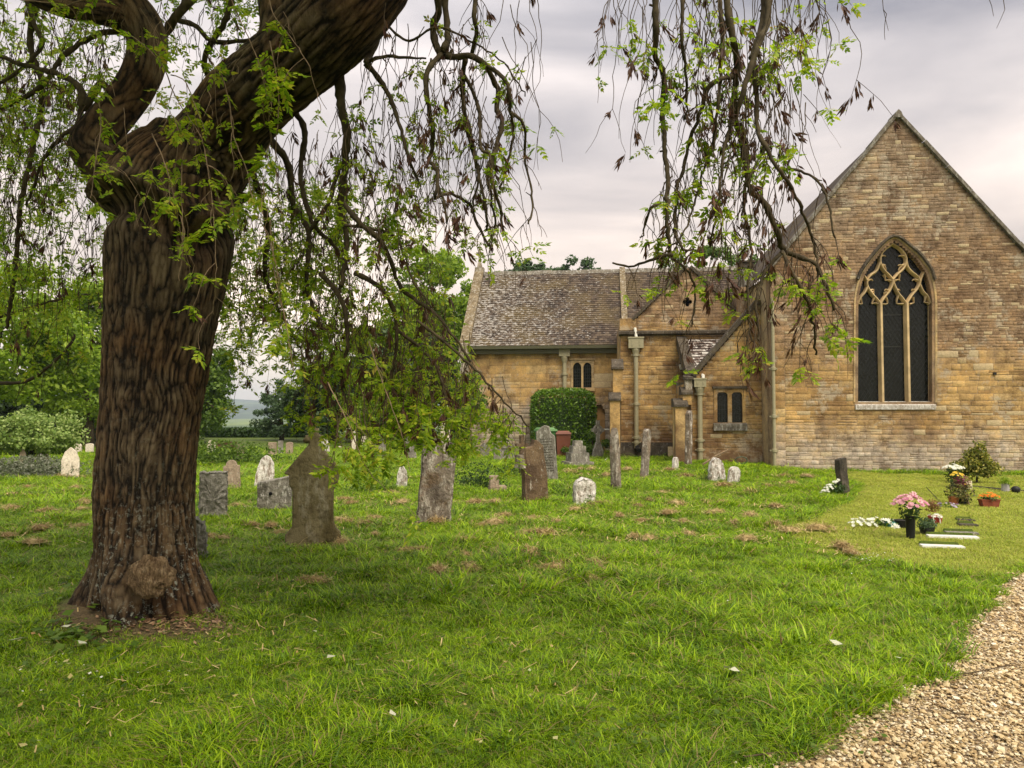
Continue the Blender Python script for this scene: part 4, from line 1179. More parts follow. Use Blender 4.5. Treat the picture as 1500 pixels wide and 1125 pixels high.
tn = np.gradient(sp2, axis=0); tn /= np.linalg.norm(tn, axis=1)[:, None]; nm = np.stack([-tn[:, 1], tn[:, 0]], -1)
hood = (sp2 + nm * .15); hz = V(1250, 412, 0).z; hood = hood[(hood[:, 1] > hz)]
hm = MB(); hm.tube([(a, -.02, b) for a, b in hood], .05, 6); hm.build('hood_mould', M['darkstone'], win, smooth=False)
sl = MB(); sl.prism([(-.03, wz0 - .20), (-.03, wz0 - .08), (.2, wz0 + .03), (.2, wz0 - .20)], Lu[0] - .08, Ru[0] + .08, 'x')
sl.build('sill', lichen('sill_stone', (0.45, 0.42, 0.37), (0.25, 0.2, 0.15), (0.66, 0.64, 0.6), 0.5, 12), win)

# ---- low wing with the small two-light window (B)
vB = 1.3
bl, br = U(1012, vB), uL + 0.0
bz0, bz1 = Zz(549, 1022, vB), Zz(441, 1124, vB)
wB = [(V(1051, 618, vB).x, V(1066.5, 618, vB).x), (V(1072.5, 618, vB).x, V(1088, 618, vB).x)]
wBz = (Zz(619, 1070, vB), Zz(574, 1070, vB))
ux0 = U(1022, vB)
def topB(u): return bz0 if u < ux0 else bz0 + (u - ux0) * (bz1 - bz0) / (br - ux0)
def intB(grow):
    def f_(z):
        a = bl if z <= bz0 else ux0 + (z - bz0) * (br - ux0) / (bz1 - bz0)
        if a > br - .05: return []
        if wBz[0] - grow < z < wBz[1] + grow: return [(a, wB[0][0] - grow), (wB[1][1] + grow, br)]
        return [(a, br)]
    return f_
wall_b = backing('low_wing_wall', vB + .03, 0.45, -.3, bz1, intB(0), M['mortar'])
stonework('B', vB + .03, bl, br, -.1, bz1 - .1, intB(.1), lambda z, u: (0.15, 0.22, 0.5), 2)
coping('coping_stone', [(ux0 - .1, bz0 - .06), (br - .01, bz1)], vB - .08, vB + .5, .13, M['darkstone'], 0.8)
def small_window(name, lights, z0, z1, v, parent, label, rise=.1, fm=None):
    w = link(name, None, parent); w['label'] = label; w.empty_display_size = .1
    fr = MB(); a, b = lights[0][0] - .1, lights[-1][1] + .1
    fr.box(a, lights[0][0], v, v + .2, z0, z1 + .1); fr.box(lights[-1][1], b, v, v + .2, z0, z1 + .1)
    fr.box(lights[0][1], lights[1][0], v + .015, v + .2, z0, z1)
    fr.box(lights[0][0], lights[-1][1], v + .003, v + .2, z1, z1 + .1)
    for (c, d) in lights:                      # arched heads
        r_ = (d - c) / 2; m = (c + d) / 2; n = 10
        for sg in (-1, 1):
            pts = [(m + sg * r_, z1 + .001)] + [(m + sg * r_ * math.cos(math.pi / 2 * i / n), z1 - rise * 1.6 + rise * 1.6 * math.sin(math.pi / 2 * i / n)) for i in range(n + 1)]
            fr.prism(pts if sg > 0 else pts[::-1], v + .02, v + .15)
    fr.build('window_frame', fm or M['dressed'], w)
    for (c, d) in lights:
        MB().box(c - .01, d + .01, v + .12, v + .13, z0, z1).build('leaded_pane', M['glass'], w)
    ld = MB()
    for (c, d) in lights:
        for i in range(1, 4): x = c + (d - c) * i / 4; ld.box(x - .004, x + .004, v + .112, v + .122, z0, z1)
        nz = int((z1 - z0) / .12)
        for i in range(1, nz): z = z0 + (z1 - z0) * i / nz; ld.box(c, d, v + .11, v + .12, z - .004, z + .004)
    ld.build('lead_lattice', M['lead'], w, kind='stuff')
    return w, a, b
w, a, b = small_window('mullioned_window', wB, wBz[0], wBz[1], vB, church, 'small two-light window in the low wing', .06, M['wallC'])
MB().box(a - .04, b + .04, vB - .05, vB + .06, wBz[1] + .1, wBz[1] + .17).build('hood_mould', M['darkstone'], w)
MB().prism([(vB - .08, wBz[0] - .24), (vB - .08, wBz[0] - .05), (vB + .1, wBz[0]), (vB + .1, wBz[0] - .24)], a - .02, b + .02, 'x').build('sill', M['coping'], w)
MB().box(bl - .04, br - .01, vB - .05, vB + .06, -.25, 0.42, .0).build('plinth', M['wallC'], church)

# ---- middle block with the quatrefoil gable (C)
vC = 4.0
cl_, cr_ = U(909, vC), U(1124, vC)
zs = Zz(490, 990, vC); zp = Zz(468, 990, vC)
ga = V(1008, 391, vC); gl_, gr_ = U(931, vC), U(1088, vC)
qc = V(1007, 442, vC)
def intC(grow):
    def f_(z):
        if z > ga.z: return []
        if z < zp: a, b = cl_, cr_
        else: k = (z - zp) / (ga.z - zp); a, b = gl_ + (ga.x - gl_) * k, gr_ + (ga.x - gr_) * k
        if abs(z - qc.z) < .24 + grow * .2 and b - a > .6: return [(a, qc.x - .24 - grow * .2), (qc.x + .24 + grow * .2, b)]
        return [(a, b)] if b - a > .05 else []
    return f_
backing('middle_wall', vC + .03, .5, -.3, ga.z, intC(0), M['mortar'])
stonework('C', vC + .03, cl_, cr_, .35, ga.z - .1, intC(.1), lambda z, u: (0.17, 0.25, 0.62) if z < zs else (0.11, 0.2, 0.45), 3)
MB().box(cl_, cl_ + .4, vC + .54, 8.6, -.3, zp).build('side_wall', M['wallC'], church)
mb = MB(); u = cl_ - .06
for i in range(12):
    w_ = (cr_ - cl_ - .3) / 12
    MB().prism([(vC - .15, zs + .02), (vC - .15, zs + .10), (vC + .05, zs + .16), (vC + .05, zs - .04)], u + .004, u + w_ - .004, 'x').build('string_course', M['darkstone'], church); u += w_
coping('coping_stone', [(gl_ - .05, zp - .02), (ga.x - .03, ga.z - .02)], vC - .06, vC + .5, .10, M['darkstone'], .8)
coping('coping_stone', [(gr_ + .05, zp - .02), (ga.x + .03, ga.z - .02)], vC - .06, vC + .5, .10, M['darkstone'], .8)
for (a, b) in ((909, 932),):
    a_, b_ = V(a, 486, vC), V(b, 470, vC); MB().box(a_.x - .03, b_.x, vC - .05, vC + .45, a_.z + .04, b_.z + .08).build('kneeler', M['wallD'], church)
rr = MB(); rr.add([(gl_, vC + .5, zp), (gl_, 10, zp), (ga.x, 10, ga.z), (ga.x, vC + .5, ga.z), (gr_, vC + .5, zp), (gr_, 10, zp)], [(0, 3, 2, 1), (3, 4, 5, 2)]).build('middle_roof', M['tile'], church)
# quatrefoil: a stone plate pierced by four lobes backed by a panel coloured near-black for the unlit loft
n = 48; outl = []; sqr = []
for i in range(n):
    a = 2 * math.pi * i / n; r_ = .085 + .075 * abs(math.cos(2 * a)) ** .6
    outl.append((qc.x + r_ * math.cos(a), qc.z + r_ * math.sin(a)))
    k = .245 / max(abs(math.cos(a)), abs(math.sin(a))); sqr.append((qc.x + k * math.cos(a), qc.z + k * math.sin(a)))
mb = MB(); vv = [(a, vC + .01, b) for a, b in sqr] + [(a, vC + .01, b) for a, b in outl] + [(a, vC + .2, b) for a, b in outl]
mb.add(vv, [(i, (i + 1) % n, n + (i + 1) % n, n + i) for i in range(n)] + [(n + i, n + (i + 1) % n, 2 * n + (i + 1) % n, 2 * n + i) for i in range(n)])
mb.build('quatrefoil_plate', M['wallC'], church)
MB().box(qc.x - .24, qc.x + .24, vC + .3, vC + .32, qc.z - .24, qc.z + .24).build('loft_dark_panel', M['painted_dark'], church)
MB().box(cl_ - .04, U(1012, vC), vC - .06, vC + .06, -.3, Zz(648, 960, vC)).build('plinth', M['darkstone'], church)
# lean-to roof between the middle block and the low wing
za, zb = Zz(549, 1040, vB + .5), Zz(497, 1040, vC)
la, lb = U(1012, 2.6), br - .02
MB().add([(la, vB + .48, za - .03), (lb, vB + .48, za - .03), (lb, vC, zb - .03), (la, vC, zb - .03)], [(0, 1, 2, 3)]).build('lean_to_deck', M['painted_dark'], church)
roof_tiles('roof_slates', (la, vB + .48, za), (lb, vB + .48, za), (la, vC - .02, zb), (lb, vC - .02, zb), 13, .26, M['slate'], th=.035, jit=.012, seed=8)
# stone verge up its left side
for i in range(4):
    f0, f1 = i / 4, (i + 1) / 4; y0 = vB + (vC - vB) * f0; y1 = vB + (vC - vB) * f1; h0 = za + (zb - za) * f0; h1 = za + (zb - za) * f1
    MB().prism([(y0 + .004, h0 - .3), (y0 + .004, h0 + .12), (y1 - .004, h1 + .12), (y1 - .004, h1 - .3)], la - .30, la + .01, 'x').build('verge_stone', M['darkstone'], church)
MB().box(la - .3, la - .02, vB + .5, vC + .02, -.3, za - .28).build('side_wall', M['wallC'], church)
# block and stack in the angle behind
vE = 3.2
e0, e1 = U(1086, vE), uL - .01
MB().box(e0, e1, vE, 8, 1, Zz(420, 1100, vE)).build('angle_wall', M['wallC'], church)
s0, s1 = U(1087, vE + .1), U(1107, vE + .1)
MB().box(s0, s1, vE + .1, vE + .6, Zz(421, 1100, vE), Zz(391, 1100, vE)).build('stack', M['coping'], church)
c0, c1 = Zz(391, 1100, vE), Zz(381, 1100, vE)
MB().box(s0 - .04, s1 + .04, vE + .06, vE + .64, c0 + .002, c0 + .06).box(s0, s1, vE + .1, vE + .6, c0 + .062, c1 - .05).box(s0 - .04, s1 + .04, vE + .06, vE + .64, c1 - .048, c1 + .01).build('stack_cap', M['darkstone'], church)

# ---- long range with the tiled roof (D)
vD = 8.6
dl, dr = U(686, vD), U(1118, vD)
zE = Zz(507, 800, vD)
lights = [(U(839.5, vD), U(851.5, vD)), (U(854.5, vD), U(866.5, vD))]; zw = (Zz(568.5, 850, vD), Zz(531, 850, vD))
dA = (U(869, vD), U(886, vD)); zA = Zz(593, 878, vD)
def intD(grow):
    def f_(z):
        iv = [(dl, U(930, vD))]
        if zw[0] - grow < z < zw[1] + grow: iv = [(dl, lights[0][0] - grow), (lights[1][1] + grow, U(930, vD))]
        if z < zA:
            m, r_ = (dA[0] + dA[1]) / 2, (dA[1] - dA[0]) / 2; hh = zA - z; k = min(1, math.sqrt(max(0, 1 - max(0, 1 - hh / .28) ** 2)))
            iv = [(dl, m - r_ * k), (m + r_ * k, U(930, vD))]
        return iv
    return f_
backing('long_wall', vD + .03, .5, -.3, zE, intD(0), M['mortar'])
stonework('D', vD + .03, dl, dr, 0, zE - .05, intD(.1), lambda z, u: (0.30, 0.55, 1.15) if z > 1.9 else (0.2, .3, .6), 4)
MB().box(dA[0] - .02, dA[1] + .02, vD + .18, vD + .3, -.2, zA + .02).build('blocked_doorway', plain('ochre_infill', (0.36, 0.21, 0.08), .9, .3, 3), church)
w, a, b = small_window('mullioned_window', lights, zw[0], zw[1], vD, church, 'small two-light window under the eaves of the long range', .14)
MB().box(a - .06, b + .06, vD - .04, vD + .05, zw[1] + .105, zw[1] + .17).build('hood_mould', M['dressed'], w)
MB().box(a - .03, b + .03, vD - .05, vD + .1, zw[0] - .12, zw[0] - .002).build('sill', M['dressed'], w)
run = 3.5
zR = Zz(398, 820, vD + run); zEv = Zz(506, 800, vD - .25)
rl, rr_ = U(692, vD), U(1118, vD)
A_, B_ = (dl + .1, vD - .25, zEv), (dr, vD - .25, zEv); C_, D_ = (dl + .1, vD + run, zR), (dr, vD + run, zR)
MB().add([(A_[0], A_[1] + .05, A_[2] - .03), (B_[0], B_[1] + .05, B_[2] - .03), (D_[0], D_[1], D_[2] - .04), (C_[0], C_[1], C_[2] - .04), (dl + .1, vD + 2 * run, zEv), (dr, vD + 2 * run, zEv)], [(0, 1, 2, 3), (3, 2, 5, 4)]).build('roof_deck', M['tile'], church)
roof_tiles('roof_tiles', A_, B_, C_, D_, 38, .165, M['tile'])
n = int((dr - dl) / .45)
for i in range(n):
    u0_ = dl + .1 + (dr - dl - .1) * i / n; u1_ = dl + .1 + (dr - dl - .1) * (i + 1) / n; dz = random.uniform(-.015, .02)
    MB().prism([(vD + run - .16, zR - .13 + dz), (vD + run, zR + .07 + dz), (vD + run + .16, zR - .13 + dz)], u0_ + .004, u1_ - .004, 'x').build('ridge_tile', M['coping'], church)
def cross_coping(u0_, u1_, lift, mat, n=8):
    for i in range(n):
        f0, f1 = i / n, (i + 1) / n; y0 = vD - .3 + (run + .3) * f0; y1 = vD - .3 + (run + .3) * f1; h0 = zEv + (zR - zEv) * f0; h1 = zEv + (zR - zEv) * f1
        MB().prism([(y0 + .004, h0 - .25), (y0 + .004, h0 + lift), (y1 - .004, h1 + lift), (y1 - .004, h1 - .25)], u0_, u1_, 'x').build('coping_stone', mat, church)
M['palecop'] = lichen('pale_coping', (0.33, 0.28, 0.2), (0.15, 0.12, 0.08), (0.55, 0.51, 0.44), 0.4, 7)
M['mosscop'] = lichen('mossy_coping', (0.22, 0.17, 0.10), (0.10, 0.075, 0.04), (0.42, 0.38, 0.31), 0.35, 7)
cross_coping(dl - .3, dl + .12, .24, M['mosscop'])
cross_coping(U(912, vD), U(921, vD), .16, M['mosscop'])
MB().prism([(vD - .35, zEv - .6), (vD - .35, zEv + .1), (vD + .3, zEv + .5), (vD + .3, zEv - .6)], dl - .35, dl + .08, 'x').build('kneeler', M['palecop'], church)
MB().add([(dl - .05, vD, zE - .3), (dl - .05, vD + 2 * run, zE - .3), (dl - .05, vD + run, zR)], [(0, 1, 2)]).box(dl - .06, dl + .4, vD + .54, vD + 2 * run, -.3, zE - .1).build('end_wall', M['wallD'], church)
# finial on the left gable
fu, fz = dl - .08, zR + .2
f = MB(); f.box(fu - .2, fu + .2, vD + run - .2, vD + run + .2, zR - .1, zR + .25); f.box(fu - .12, fu + .12, vD + run - .12, vD + run + .12, zR + .252, zR + .5, .05); f.box(fu - .06, fu + .06, vD + run - .05, vD + run + .05, zR + .502, zR + 1.25, .012)
f.box(fu - .17, fu - .062, vD + run - .045, vD + run + .045, zR + .85, zR + .98).box(fu + .062, fu + .17, vD + run - .045, vD + run + .045, zR + .85, zR + .98)
f.build('finial_cross', M['palecop'], church)
# buttresses
def buttress(px0, px1, vf, v1, ycap, ytop, yb=None, mat=None, vf2=None, px2=None):
    a, b = U(px0, vf), U(px1, vf); zc, zt = Zz(ycap, px0, vf), Zz(ytop, px0, vf)
    MB().box(a, b, vf, v1, -.3 if yb is None else yb, zc).build('buttress', mat or M['wallC'], church)
    MB().prism([(vf - .06, zc + .002), (vf - .06, zc + .07), (min(v1, vf + (zt - zc) * 1.1 + .1), zt), (v1, zt), (v1, zc + .002)], a - .04, b + .04, 'x').build('buttress_cap', M['darkstone'], church)
    return zt
zt = buttress(893.5, 908, 2.9, 4.05, 587, 574, mat=M['wallC'])
buttress(898, 912, 3.35, 4.04, 541, 524, zt - .3, M['wallC'])
zt = buttress(989, 1006, .75, 1.6, 596, 583, mat=M['wallC'])
buttress(1000, 1013, 1.0, 1.7, 578, 566, zt - .2, M['wallC'])
buttress(1004, 1014, 1.15, 1.5, 556, 549, zt, M['palecop'])
a, b = U(655, vD - 1), U(676, vD - .4)
MB().prism([(a, -.2), (b + .25, -.2), (b + .3, 3.9), (b + .12, 3.7), (a + .28, 2.4), (a + .18, 2.3), (a + .05, 1.2)], vD - .9, vD - .3).build('buttress', M['palecop'], church)
# gutter and rainwater pipes
g = MB(); g.prism([(vD - .45, zEv - .02), (vD - .42, zEv - .14), (vD - .26, zEv - .15), (vD - .24, zEv - .02)], dl + .12, U(911, vD - .4), 'x'); g.build('gutter', M['gutter'], church)
MB().box(dl + .12, U(911, vD), vD - .2, vD + .02, zEv - .32, zEv - .16).build('eaves_board', M['gutter'], church)
def pipe(px, v, r_, ytop, ybot, hop, ys=()):
    c = V(px, ytop, v); zb_ = Zz(ybot, px, v)
    o = link('rainwater_pipe', None, church); o.empty_display_size = .1
    MB().tube([(c.x, v, c.z), (c.x, v, zb_)], r_, 12).build('pipe', M['pipe'], o, smooth=False)
    if hop:
        x0, x1, y0, y1 = hop; a, b = V(x0, y0, v), V(x1, y1, v); w = (b.x - a.x) / 2
        MB().box(c.x - w, c.x + w, v - .14, v + .1, b.z, a.z - .05).box(c.x - w - .02, c.x + w + .02, v - .16, v + .11, a.z - .048, a.z).build('hopper', M['pipe'], o)
        m_ = MB(); m_.lathe([(r_ + .01, b.z - .25), (r_ + .06, b.z - .06), (r_ + .06, b.z - .001)], c.x, v, 12); m_.build('funnel', M['pipe'], o)
        for k_ in (-1, 1): MB().box(c.x + k_ * w * .5 - .02, c.x + k_ * w * .5 + .02, v - .155, v - .142, b.z + .08, a.z - .1).build('hopper_boss', M['pipe'], o)
    for y in ys:
        z = Zz(y, px, v); MB().lathe([(r_ + .003, z - .05), (r_ + .025, z - .04), (r_ + .025, z + .04), (r_ + .003, z + .05)], c.x, v, 12).box(c.x - r_ - .07, c.x + r_ + .07, v + .02, v + .08, z - .02, z + .02).build('collar', M['pipe'], o)
    return o
o = pipe(931.5, vC - .12, .075, 512, 657, (921, 943, 494, 510), (520, 592, 641, 648)); c = V(931, 483, vC - .1); MB().tube([(c.x - .02, vC + .05, c.z + .05), (c.x - .02, vC - .1, c.z + .05), (c.x + .02, vC - .12, c.z - .25)], .05, 8).build('outlet', M['white'], o)
z_ = Zz(657, 931, vC - .12); MB().tube([(c.x + .02, vC - .12, z_ + .1), (c.x + .02, vC - .15, z_), (c.x + .1, vC - .3, z_ - .06)], .08, 8).build('shoe', M['iron'], o)
o = pipe(1025, vB - .1, .075, 570, 679, (1015.5, 1033, 554, 567), (577, 645, 659)); c = V(1030, 549, vB - .1); MB().tube([(c.x, vB + .05, c.z), (c.x, vB - .1, c.z - .02), (c.x, vB - .12, c.z - .2)], .05, 8).build('outlet', M['white'], o)
pipe(827, vD - .1, .085, 524, 640, (818, 834, 508, 522), (548,))
pipe(1131.5, -.06, .045, 436, 686, None, (470, 540, 610, 660))
# lamp, meter box and board
c = V(998, 536, vC - .3); l_ = link('wall_lantern', None, church); l_.empty_display_size = .1
MB().tube([(c.x + .12, vC - .02, c.z + .1), (c.x + .05, vC - .2, c.z + .24), (c.x, vC - .3, c.z + .14)], .012, 6).build('bracket', M['iron'], l_)
MB().lathe([(.09, c.z + .05), (.03, c.z + .12), (.01, c.z + .17)], c.x, vC - .3, 6).lathe([(.03, c.z - .16), (.05, c.z - .13)], c.x, vC - .3, 6).build('lantern_cap', M['iron'], l_)
MB().lathe([(.05, c.z - .128), (.08, c.z + .048)], c.x, vC - .3, 6).build('lantern_glass', plain('lantern_glass', (.45, .45, .42), .2), l_)
MB().tube([(c.x + .14, vC - .05, c.z + .1), (c.x + .14, vC - .05, c.z - 1.2)], .02, 6).build('cable', M['iron'], church)
c = V(995.5, 569, vC - .1); MB().box(c.x - .1, c.x + .1, vC - .14, vC, c.z - .17, c.z + .17).box(c.x - .12, c.x + .12, vC - .16, vC, c.z + .172, c.z + .2).build('meter_box', plain('grey_box', (.24, .23, .17), .6), church)
c = V(982, 663, vC - .2); MB().box(c.x - .08, c.x + .08, vC - .2, vC - .16, c.z - .2, c.z + .2).build('notice_board', plain('cream_board', (.55, .43, .26), .7), church)
c = V(1458, 547, -.03); MB().box(c.x - .035, c.x + .035, -.03, .03, c.z - .035, c.z + .035).build('vent', M['iron'], church)

# ---- stones: the largest are parts of their own, the rest one part per wall
bevel_v = np.array([(-.5, 0, -.5), (.5, 0, -.5), (.5, 0, .5), (-.5, 0, .5), (-.5, -.6, -.5), (.5, -.6, -.5), (.5, -.6, .5), (-.5, -.6, .5), (-.5, -1, -.5), (.5, -1, -.5), (.5, -1, .5), (-.5, -1, .5)])
bevel_f = np.array([(0, 1, 5, 4), (1, 2, 6, 5), (2, 3, 7, 6), (3, 0, 4, 7), (4, 5, 9, 8), (5, 6, 10, 9), (6, 7, 11, 10), (7, 4, 8, 11), (8, 9, 10, 11)])
ins_ = np.array([0] * 8 + [1] * 4)
def stone_verts(u, z, w, h_, v, pr, r):
    q_ = bevel_v.copy(); c = 0.004
    X = q_[:, 0] * w - np.sign(q_[:, 0]) * ins_ * c; Zc = q_[:, 2] * h_ - np.sign(q_[:, 2]) * ins_ * c
    jx, jz = r.normal(0, .006, 4), r.normal(0, .006, 4)
    X += np.tile(jx, 3); Zc += np.tile(jz, 3)
    return np.stack([X, q_[:, 1] * pr, Zc], -1)
wm = {'A': M['wallA'], 'B': M['wallC'], 'C': M['wallC'], 'D': M['wallD']}
rs = np.random.default_rng(4)
stones.sort(key=lambda s_: -min(s_[0], .0004) - (s_[0] * 1e-3))
shared = {}
for s_ in stones[:298]:
    ar, key, u, z, w, h_, v, pr = s_
    kk = (key, round(w, 1), round(h_ / .04)); 
    if kk not in shared:
        shared[kk] = (mesh('stone', stone_verts(0, 0, w, h_, 0, .03, rs), bevel_f, [wm[key]]), w, h_)
    me, w0, h0 = shared[kk]
    o = link('stone', me, church, (u, v, z)); o.scale = (w / w0, (min(pr, .007) + .003) / .03, h_ / h0)
for key in 'ABCD':
    Vs, Fs, n0 = [], [], 0
    for ar, k2, u, z, w, h_, v, pr in stones[298:]:
        if k2 != key or w < .03: continue
        q_ = stone_verts(u, z, w, h_, v, pr + .003, rs) + np.array([u, v, z]); Vs.append(q_); Fs.append(bevel_f + n0); n0 += 12
    link('stonework', mesh('stonework', np.concatenate(Vs), np.concatenate(Fs), [wm[key]]), church, kind='stuff')
print('STONES', len(stones), 'meshes', len(shared))
# ------------------------------------------------------------------ trees and shrubs
def leaf_cloud(centres, radii, n_per, size, r, flat=0.75, up=0.25, aspect=0.6):
    """small leaf faces on the shells of many clumps"""
    cs = np.repeat(centres, n_per, 0); rd = np.repeat(radii, n_per, 0)
    m = len(cs); d = r.normal(0, 1, (m, 3)); d /= np.linalg.norm(d, axis=1)[:, None]
    k = r.random(m) ** 0.45
    p = cs + d * (rd * k)[:, None] * np.array([1, 1, flat])
    nrm = d * .8 + r.normal(0, .6, (m, 3)) + np.array([0, 0, up]); nrm /= np.linalg.norm(nrm, axis=1)[:, None]
    a = np.cross(nrm, r.normal(0, 1, (m, 3))); a /= np.linalg.norm(a, axis=1)[:, None]; b = np.cross(nrm, a)
    s = size * r.uniform(.6, 1.4, m)[:, None]
    V_ = np.stack([p - a * s, p + b * s * aspect - nrm * s * .15, p + a * s, p - b * s * aspect - nrm * s * .15], 1).reshape(-1, 3)
    return V_, np.arange(m * 4).reshape(-1, 4)
def crown_clumps(c, rad, n, r, cr, hollow=.55):
    out = []
    while len(out) < n:
        d = r.normal(0, 1, 3); d /= np.linalg.norm(d)
        k = hollow + (1 - hollow) * r.random()
        bump = 0.72 + 0.5 * float(vn(d[0] * 1.9 + c[0], d[1] * 1.9, d[2] * 1.9 + 7))
        out.append(np.array(c) + d * k * bump * np.array(rad))
    return np.array(out), cr * r.uniform(.55, 1.25, n)
def tree(name, label, x, y, lobes, mat, n_cl, n_per, leaf, seed, cr=.9, trunk_r=.25, group=None, cat='tree', limbs=7, barkm=None, flat=.75, z0=None):
    """lobes: list of (dx, dz centre height, rx, rz)"""
    r = np.random.default_rng(seed); g0 = float(gz(x, y)) if z0 is None else z0
    t_ = empty(name, (x, y, g0), label, cat, 0, group)
    C_, R_ = [], []
    tot = sum(l[2] * l[3] for l in lobes)
    for (dx, hz_, rx, rz) in lobes:
        c, rd = crown_clumps((dx, 0, hz_), (rx, rx * .9, rz), max(6, int(n_cl * rx * rz / tot)), r, cr); C_.append(c); R_.append(rd)
    C_ = np.concatenate(C_); R_ = np.concatenate(R_)
    keep = C_[:, 2] > .15; C_, R_ = C_[keep], R_[keep]
    V_, F_ = leaf_cloud(C_, R_, n_per, leaf, r, flat)
    link('crown', mesh('crown', V_, F_, [mat]), t_)
    mb = MB(); top = max(l[1] for l in lobes); 
    pts = [(0, 0, -.2), (.05, 0, .6), (-.05, .05, top * .4), (.1, 0, top * .8)]
    mb.tube(pts, [trunk_r * 1.3, trunk_r, trunk_r * .75, trunk_r * .3], 10)
    for i in range(limbs):
        tgt = C_[r.integers(0, len(C_))]; h_ = r.uniform(.25, .6) * top; st = Vector((0, 0, h_)); e_ = Vector(tgt)
        mid = (st + e_) / 2 + Vector((0, 0, .15 * (e_ - st).length))
        mb.tube([st, mid, e_], [trunk_r * .4, trunk_r * .25, trunk_r * .08], 6)
    mb.build('trunk', barkm or M['branch'], t_, smooth=True)
    return t_
def at(px, d): return (px - 750) / F * d
def hgt_(py, d): return 1.6 + (605 - py) / F * d - float(gz(0, d))
G_ = 'trees standing behind the churchyard'
# right of the trunk, seen between the hanging twigs
tree('broadleaf_tree', 'dark green bushy tree just right of the ash trunk with the distant hills beside it', at(284, 40), 40, [(0, 2.6, 2.2, 2.7), (-.6, 5.0, 1.9, 2.0), (.6, 3.4, 1.6, 1.5)], M['midleaf'], 95, 190, .10, 21, .75, .2)
tree('broadleaf_tree', 'tall rounded tree rising beside the tiled roof gable', at(628, 46), 46, [(0, 9.6, 2.0, 2.6), (-1.3, 7.3, 2.3, 2.4), (1.4, 7.4, 2.2, 2.3), (-.8, 4.6, 2.6, 2.4), (1.3, 4.6, 2.4, 2.3)], M['ltleaf'], 150, 230, .12, 22, .85, .35)
tree('yew_tree', 'dark yew tree with a bare trunk in front of the church end', at(606, 36), 36, [(0, 3.4, 2.2, 2.8), (1.2, 2.4, 1.4, 2.0), (-1.4, 2.4, 1.6, 2.2)], M['yew'], 90, 190, .09, 23, .7, .3)
tree('yew_tree', 'low wide dark yew behind the gothic gravestone', at(486, 41), 41, [(0, 2.0, 2.6, 2.1), (2.6, 2.6, 2.2, 2.6), (-1.5, 1.8, 1.2, 1.6)], M['yew'], 110, 180, .10, 24, .7, .3)
tree('broadleaf_tree', 'light green tree in the middle of the far hedge line', at(520, 46), 46, [(0, 4.4, 2.4, 2.4), (1.8, 3.2, 1.8, 2.0), (-2.0, 3.0, 1.6, 1.8)], M['ltleaf'], 90, 170, .12, 25, .8, .25)
tree('shrub', 'bright green shrub in front of the dark yew', at(572, 33), 33, [(0, 1.3, 1.0, 1.5), (.7, .9, .6, .9)], M['ltleaf'], 50, 150, .075, 26, .42, .08, None, 'shrub')
tree('shrub', 'yellow green shrub below the yew, right of the slim white stone', at(541, 34), 34, [(0, 1.4, .9, 1.3), (-.6, 2.4, .8, .9)], M['ltleaf'], 40, 150, .075, 27, .42, .08, None, 'shrub')
tree('shrub', 'tall green shrub against the end of the long range', at(668, 29), 29, [(0, 1.1, .8, 1.2), (.4, 2.2, .7, .9)], M['midleaf'], 46, 150, .065, 28, .4, .08, None, 'shrub')
tree('conifer', 'small dark conifer beside the gap to the hills', at(413, 44), 44, [(0, 1.2, 1.5, 1.0), (0, 2.4, 1.0, .8), (0, 3.3, .5, .6)], M['blueleaf'], 60, 150, .07, 29, .45, .12)
# left side
tree('broadleaf_tree', 'broad pale green tree at the far left edge', at(-20, 30), 30, [(0, 4.6, 3.6, 3.0), (2.4, 3.8, 1.9, 1.9), (-2, 6.4, 2.6, 2.0)], M['ltleaf'], 150, 190, .10, 31, .8, .3)
tree('broadleaf_tree', 'mid green tree immediately left of the ash trunk', at(128, 36), 36, [(0, 4.8, 2.3, 3.0), (-1.2, 2.8, 2.2, 2.0), (1.0, 7.0, 1.3, 1.5)], M['ltleaf'], 120, 200, .10, 32, .75, .3)
tree('yew_tree', 'black green yew deep behind the pale bush at the left', at(60, 40), 40, [(0, 1.7, 3.4, 2.0), (3.6, 1.6, 2.4, 1.9), (-4, 2, 3, 2.4)], M['yew'], 130, 150, .11, 33, .8, .3)
tree('broadleaf_tree', 'green tree hidden mostly behind the ash trunk', at(212, 44), 44, [(0, 4.6, 2.8, 3.4), (1.6, 3, 2, 2)], M['midleaf'], 80, 150, .12, 34, .9, .3)
tree('broadleaf_tree', 'rounded tree beyond the left edge trees', at(-190, 34), 34, [(0, 5.0, 4.0, 3.8)], M['ltleaf'], 90, 150, .12, 35, .9, .3)
tree('viburnum_bush', 'round bush with pale green leaves hanging over two headstones at the left edge', at(46, 21.5), 21.5, [(0, 1.05, 1.25, .62), (-.7, .95, .9, .55), (.75, .85, .6, .45)], M['paleleaf'], 120, 130, .045, 36, .3, .07, None, 'bush', 12)
# over the church roof
for i, (px, py, d, w_) in enumerate(((782, 381, 52, 1.5), (846, 378, 54, 1.5), (1033, 366, 52, 2.2))):
    h_ = hgt_(py, d); k = ['small pale tree top over the left part of the tiled roof', 'spiky tree top over the middle of the tiled roof', 'rounded tree top over the roof behind the quatrefoil gable'][i]
    tree('broadleaf_tree', k, at(px, d), d, [(0, h_ - 1.0, w_, 1.3), (-.8 * w_, h_ - 1.9, w_, 1.5), (.7 * w_, h_ - 1.5, w_ * .9, 1.6)], M['blueleaf'] if i < 2 else M['midleaf'], 50, 80, .13, 40 + i, .5, .2, G_)
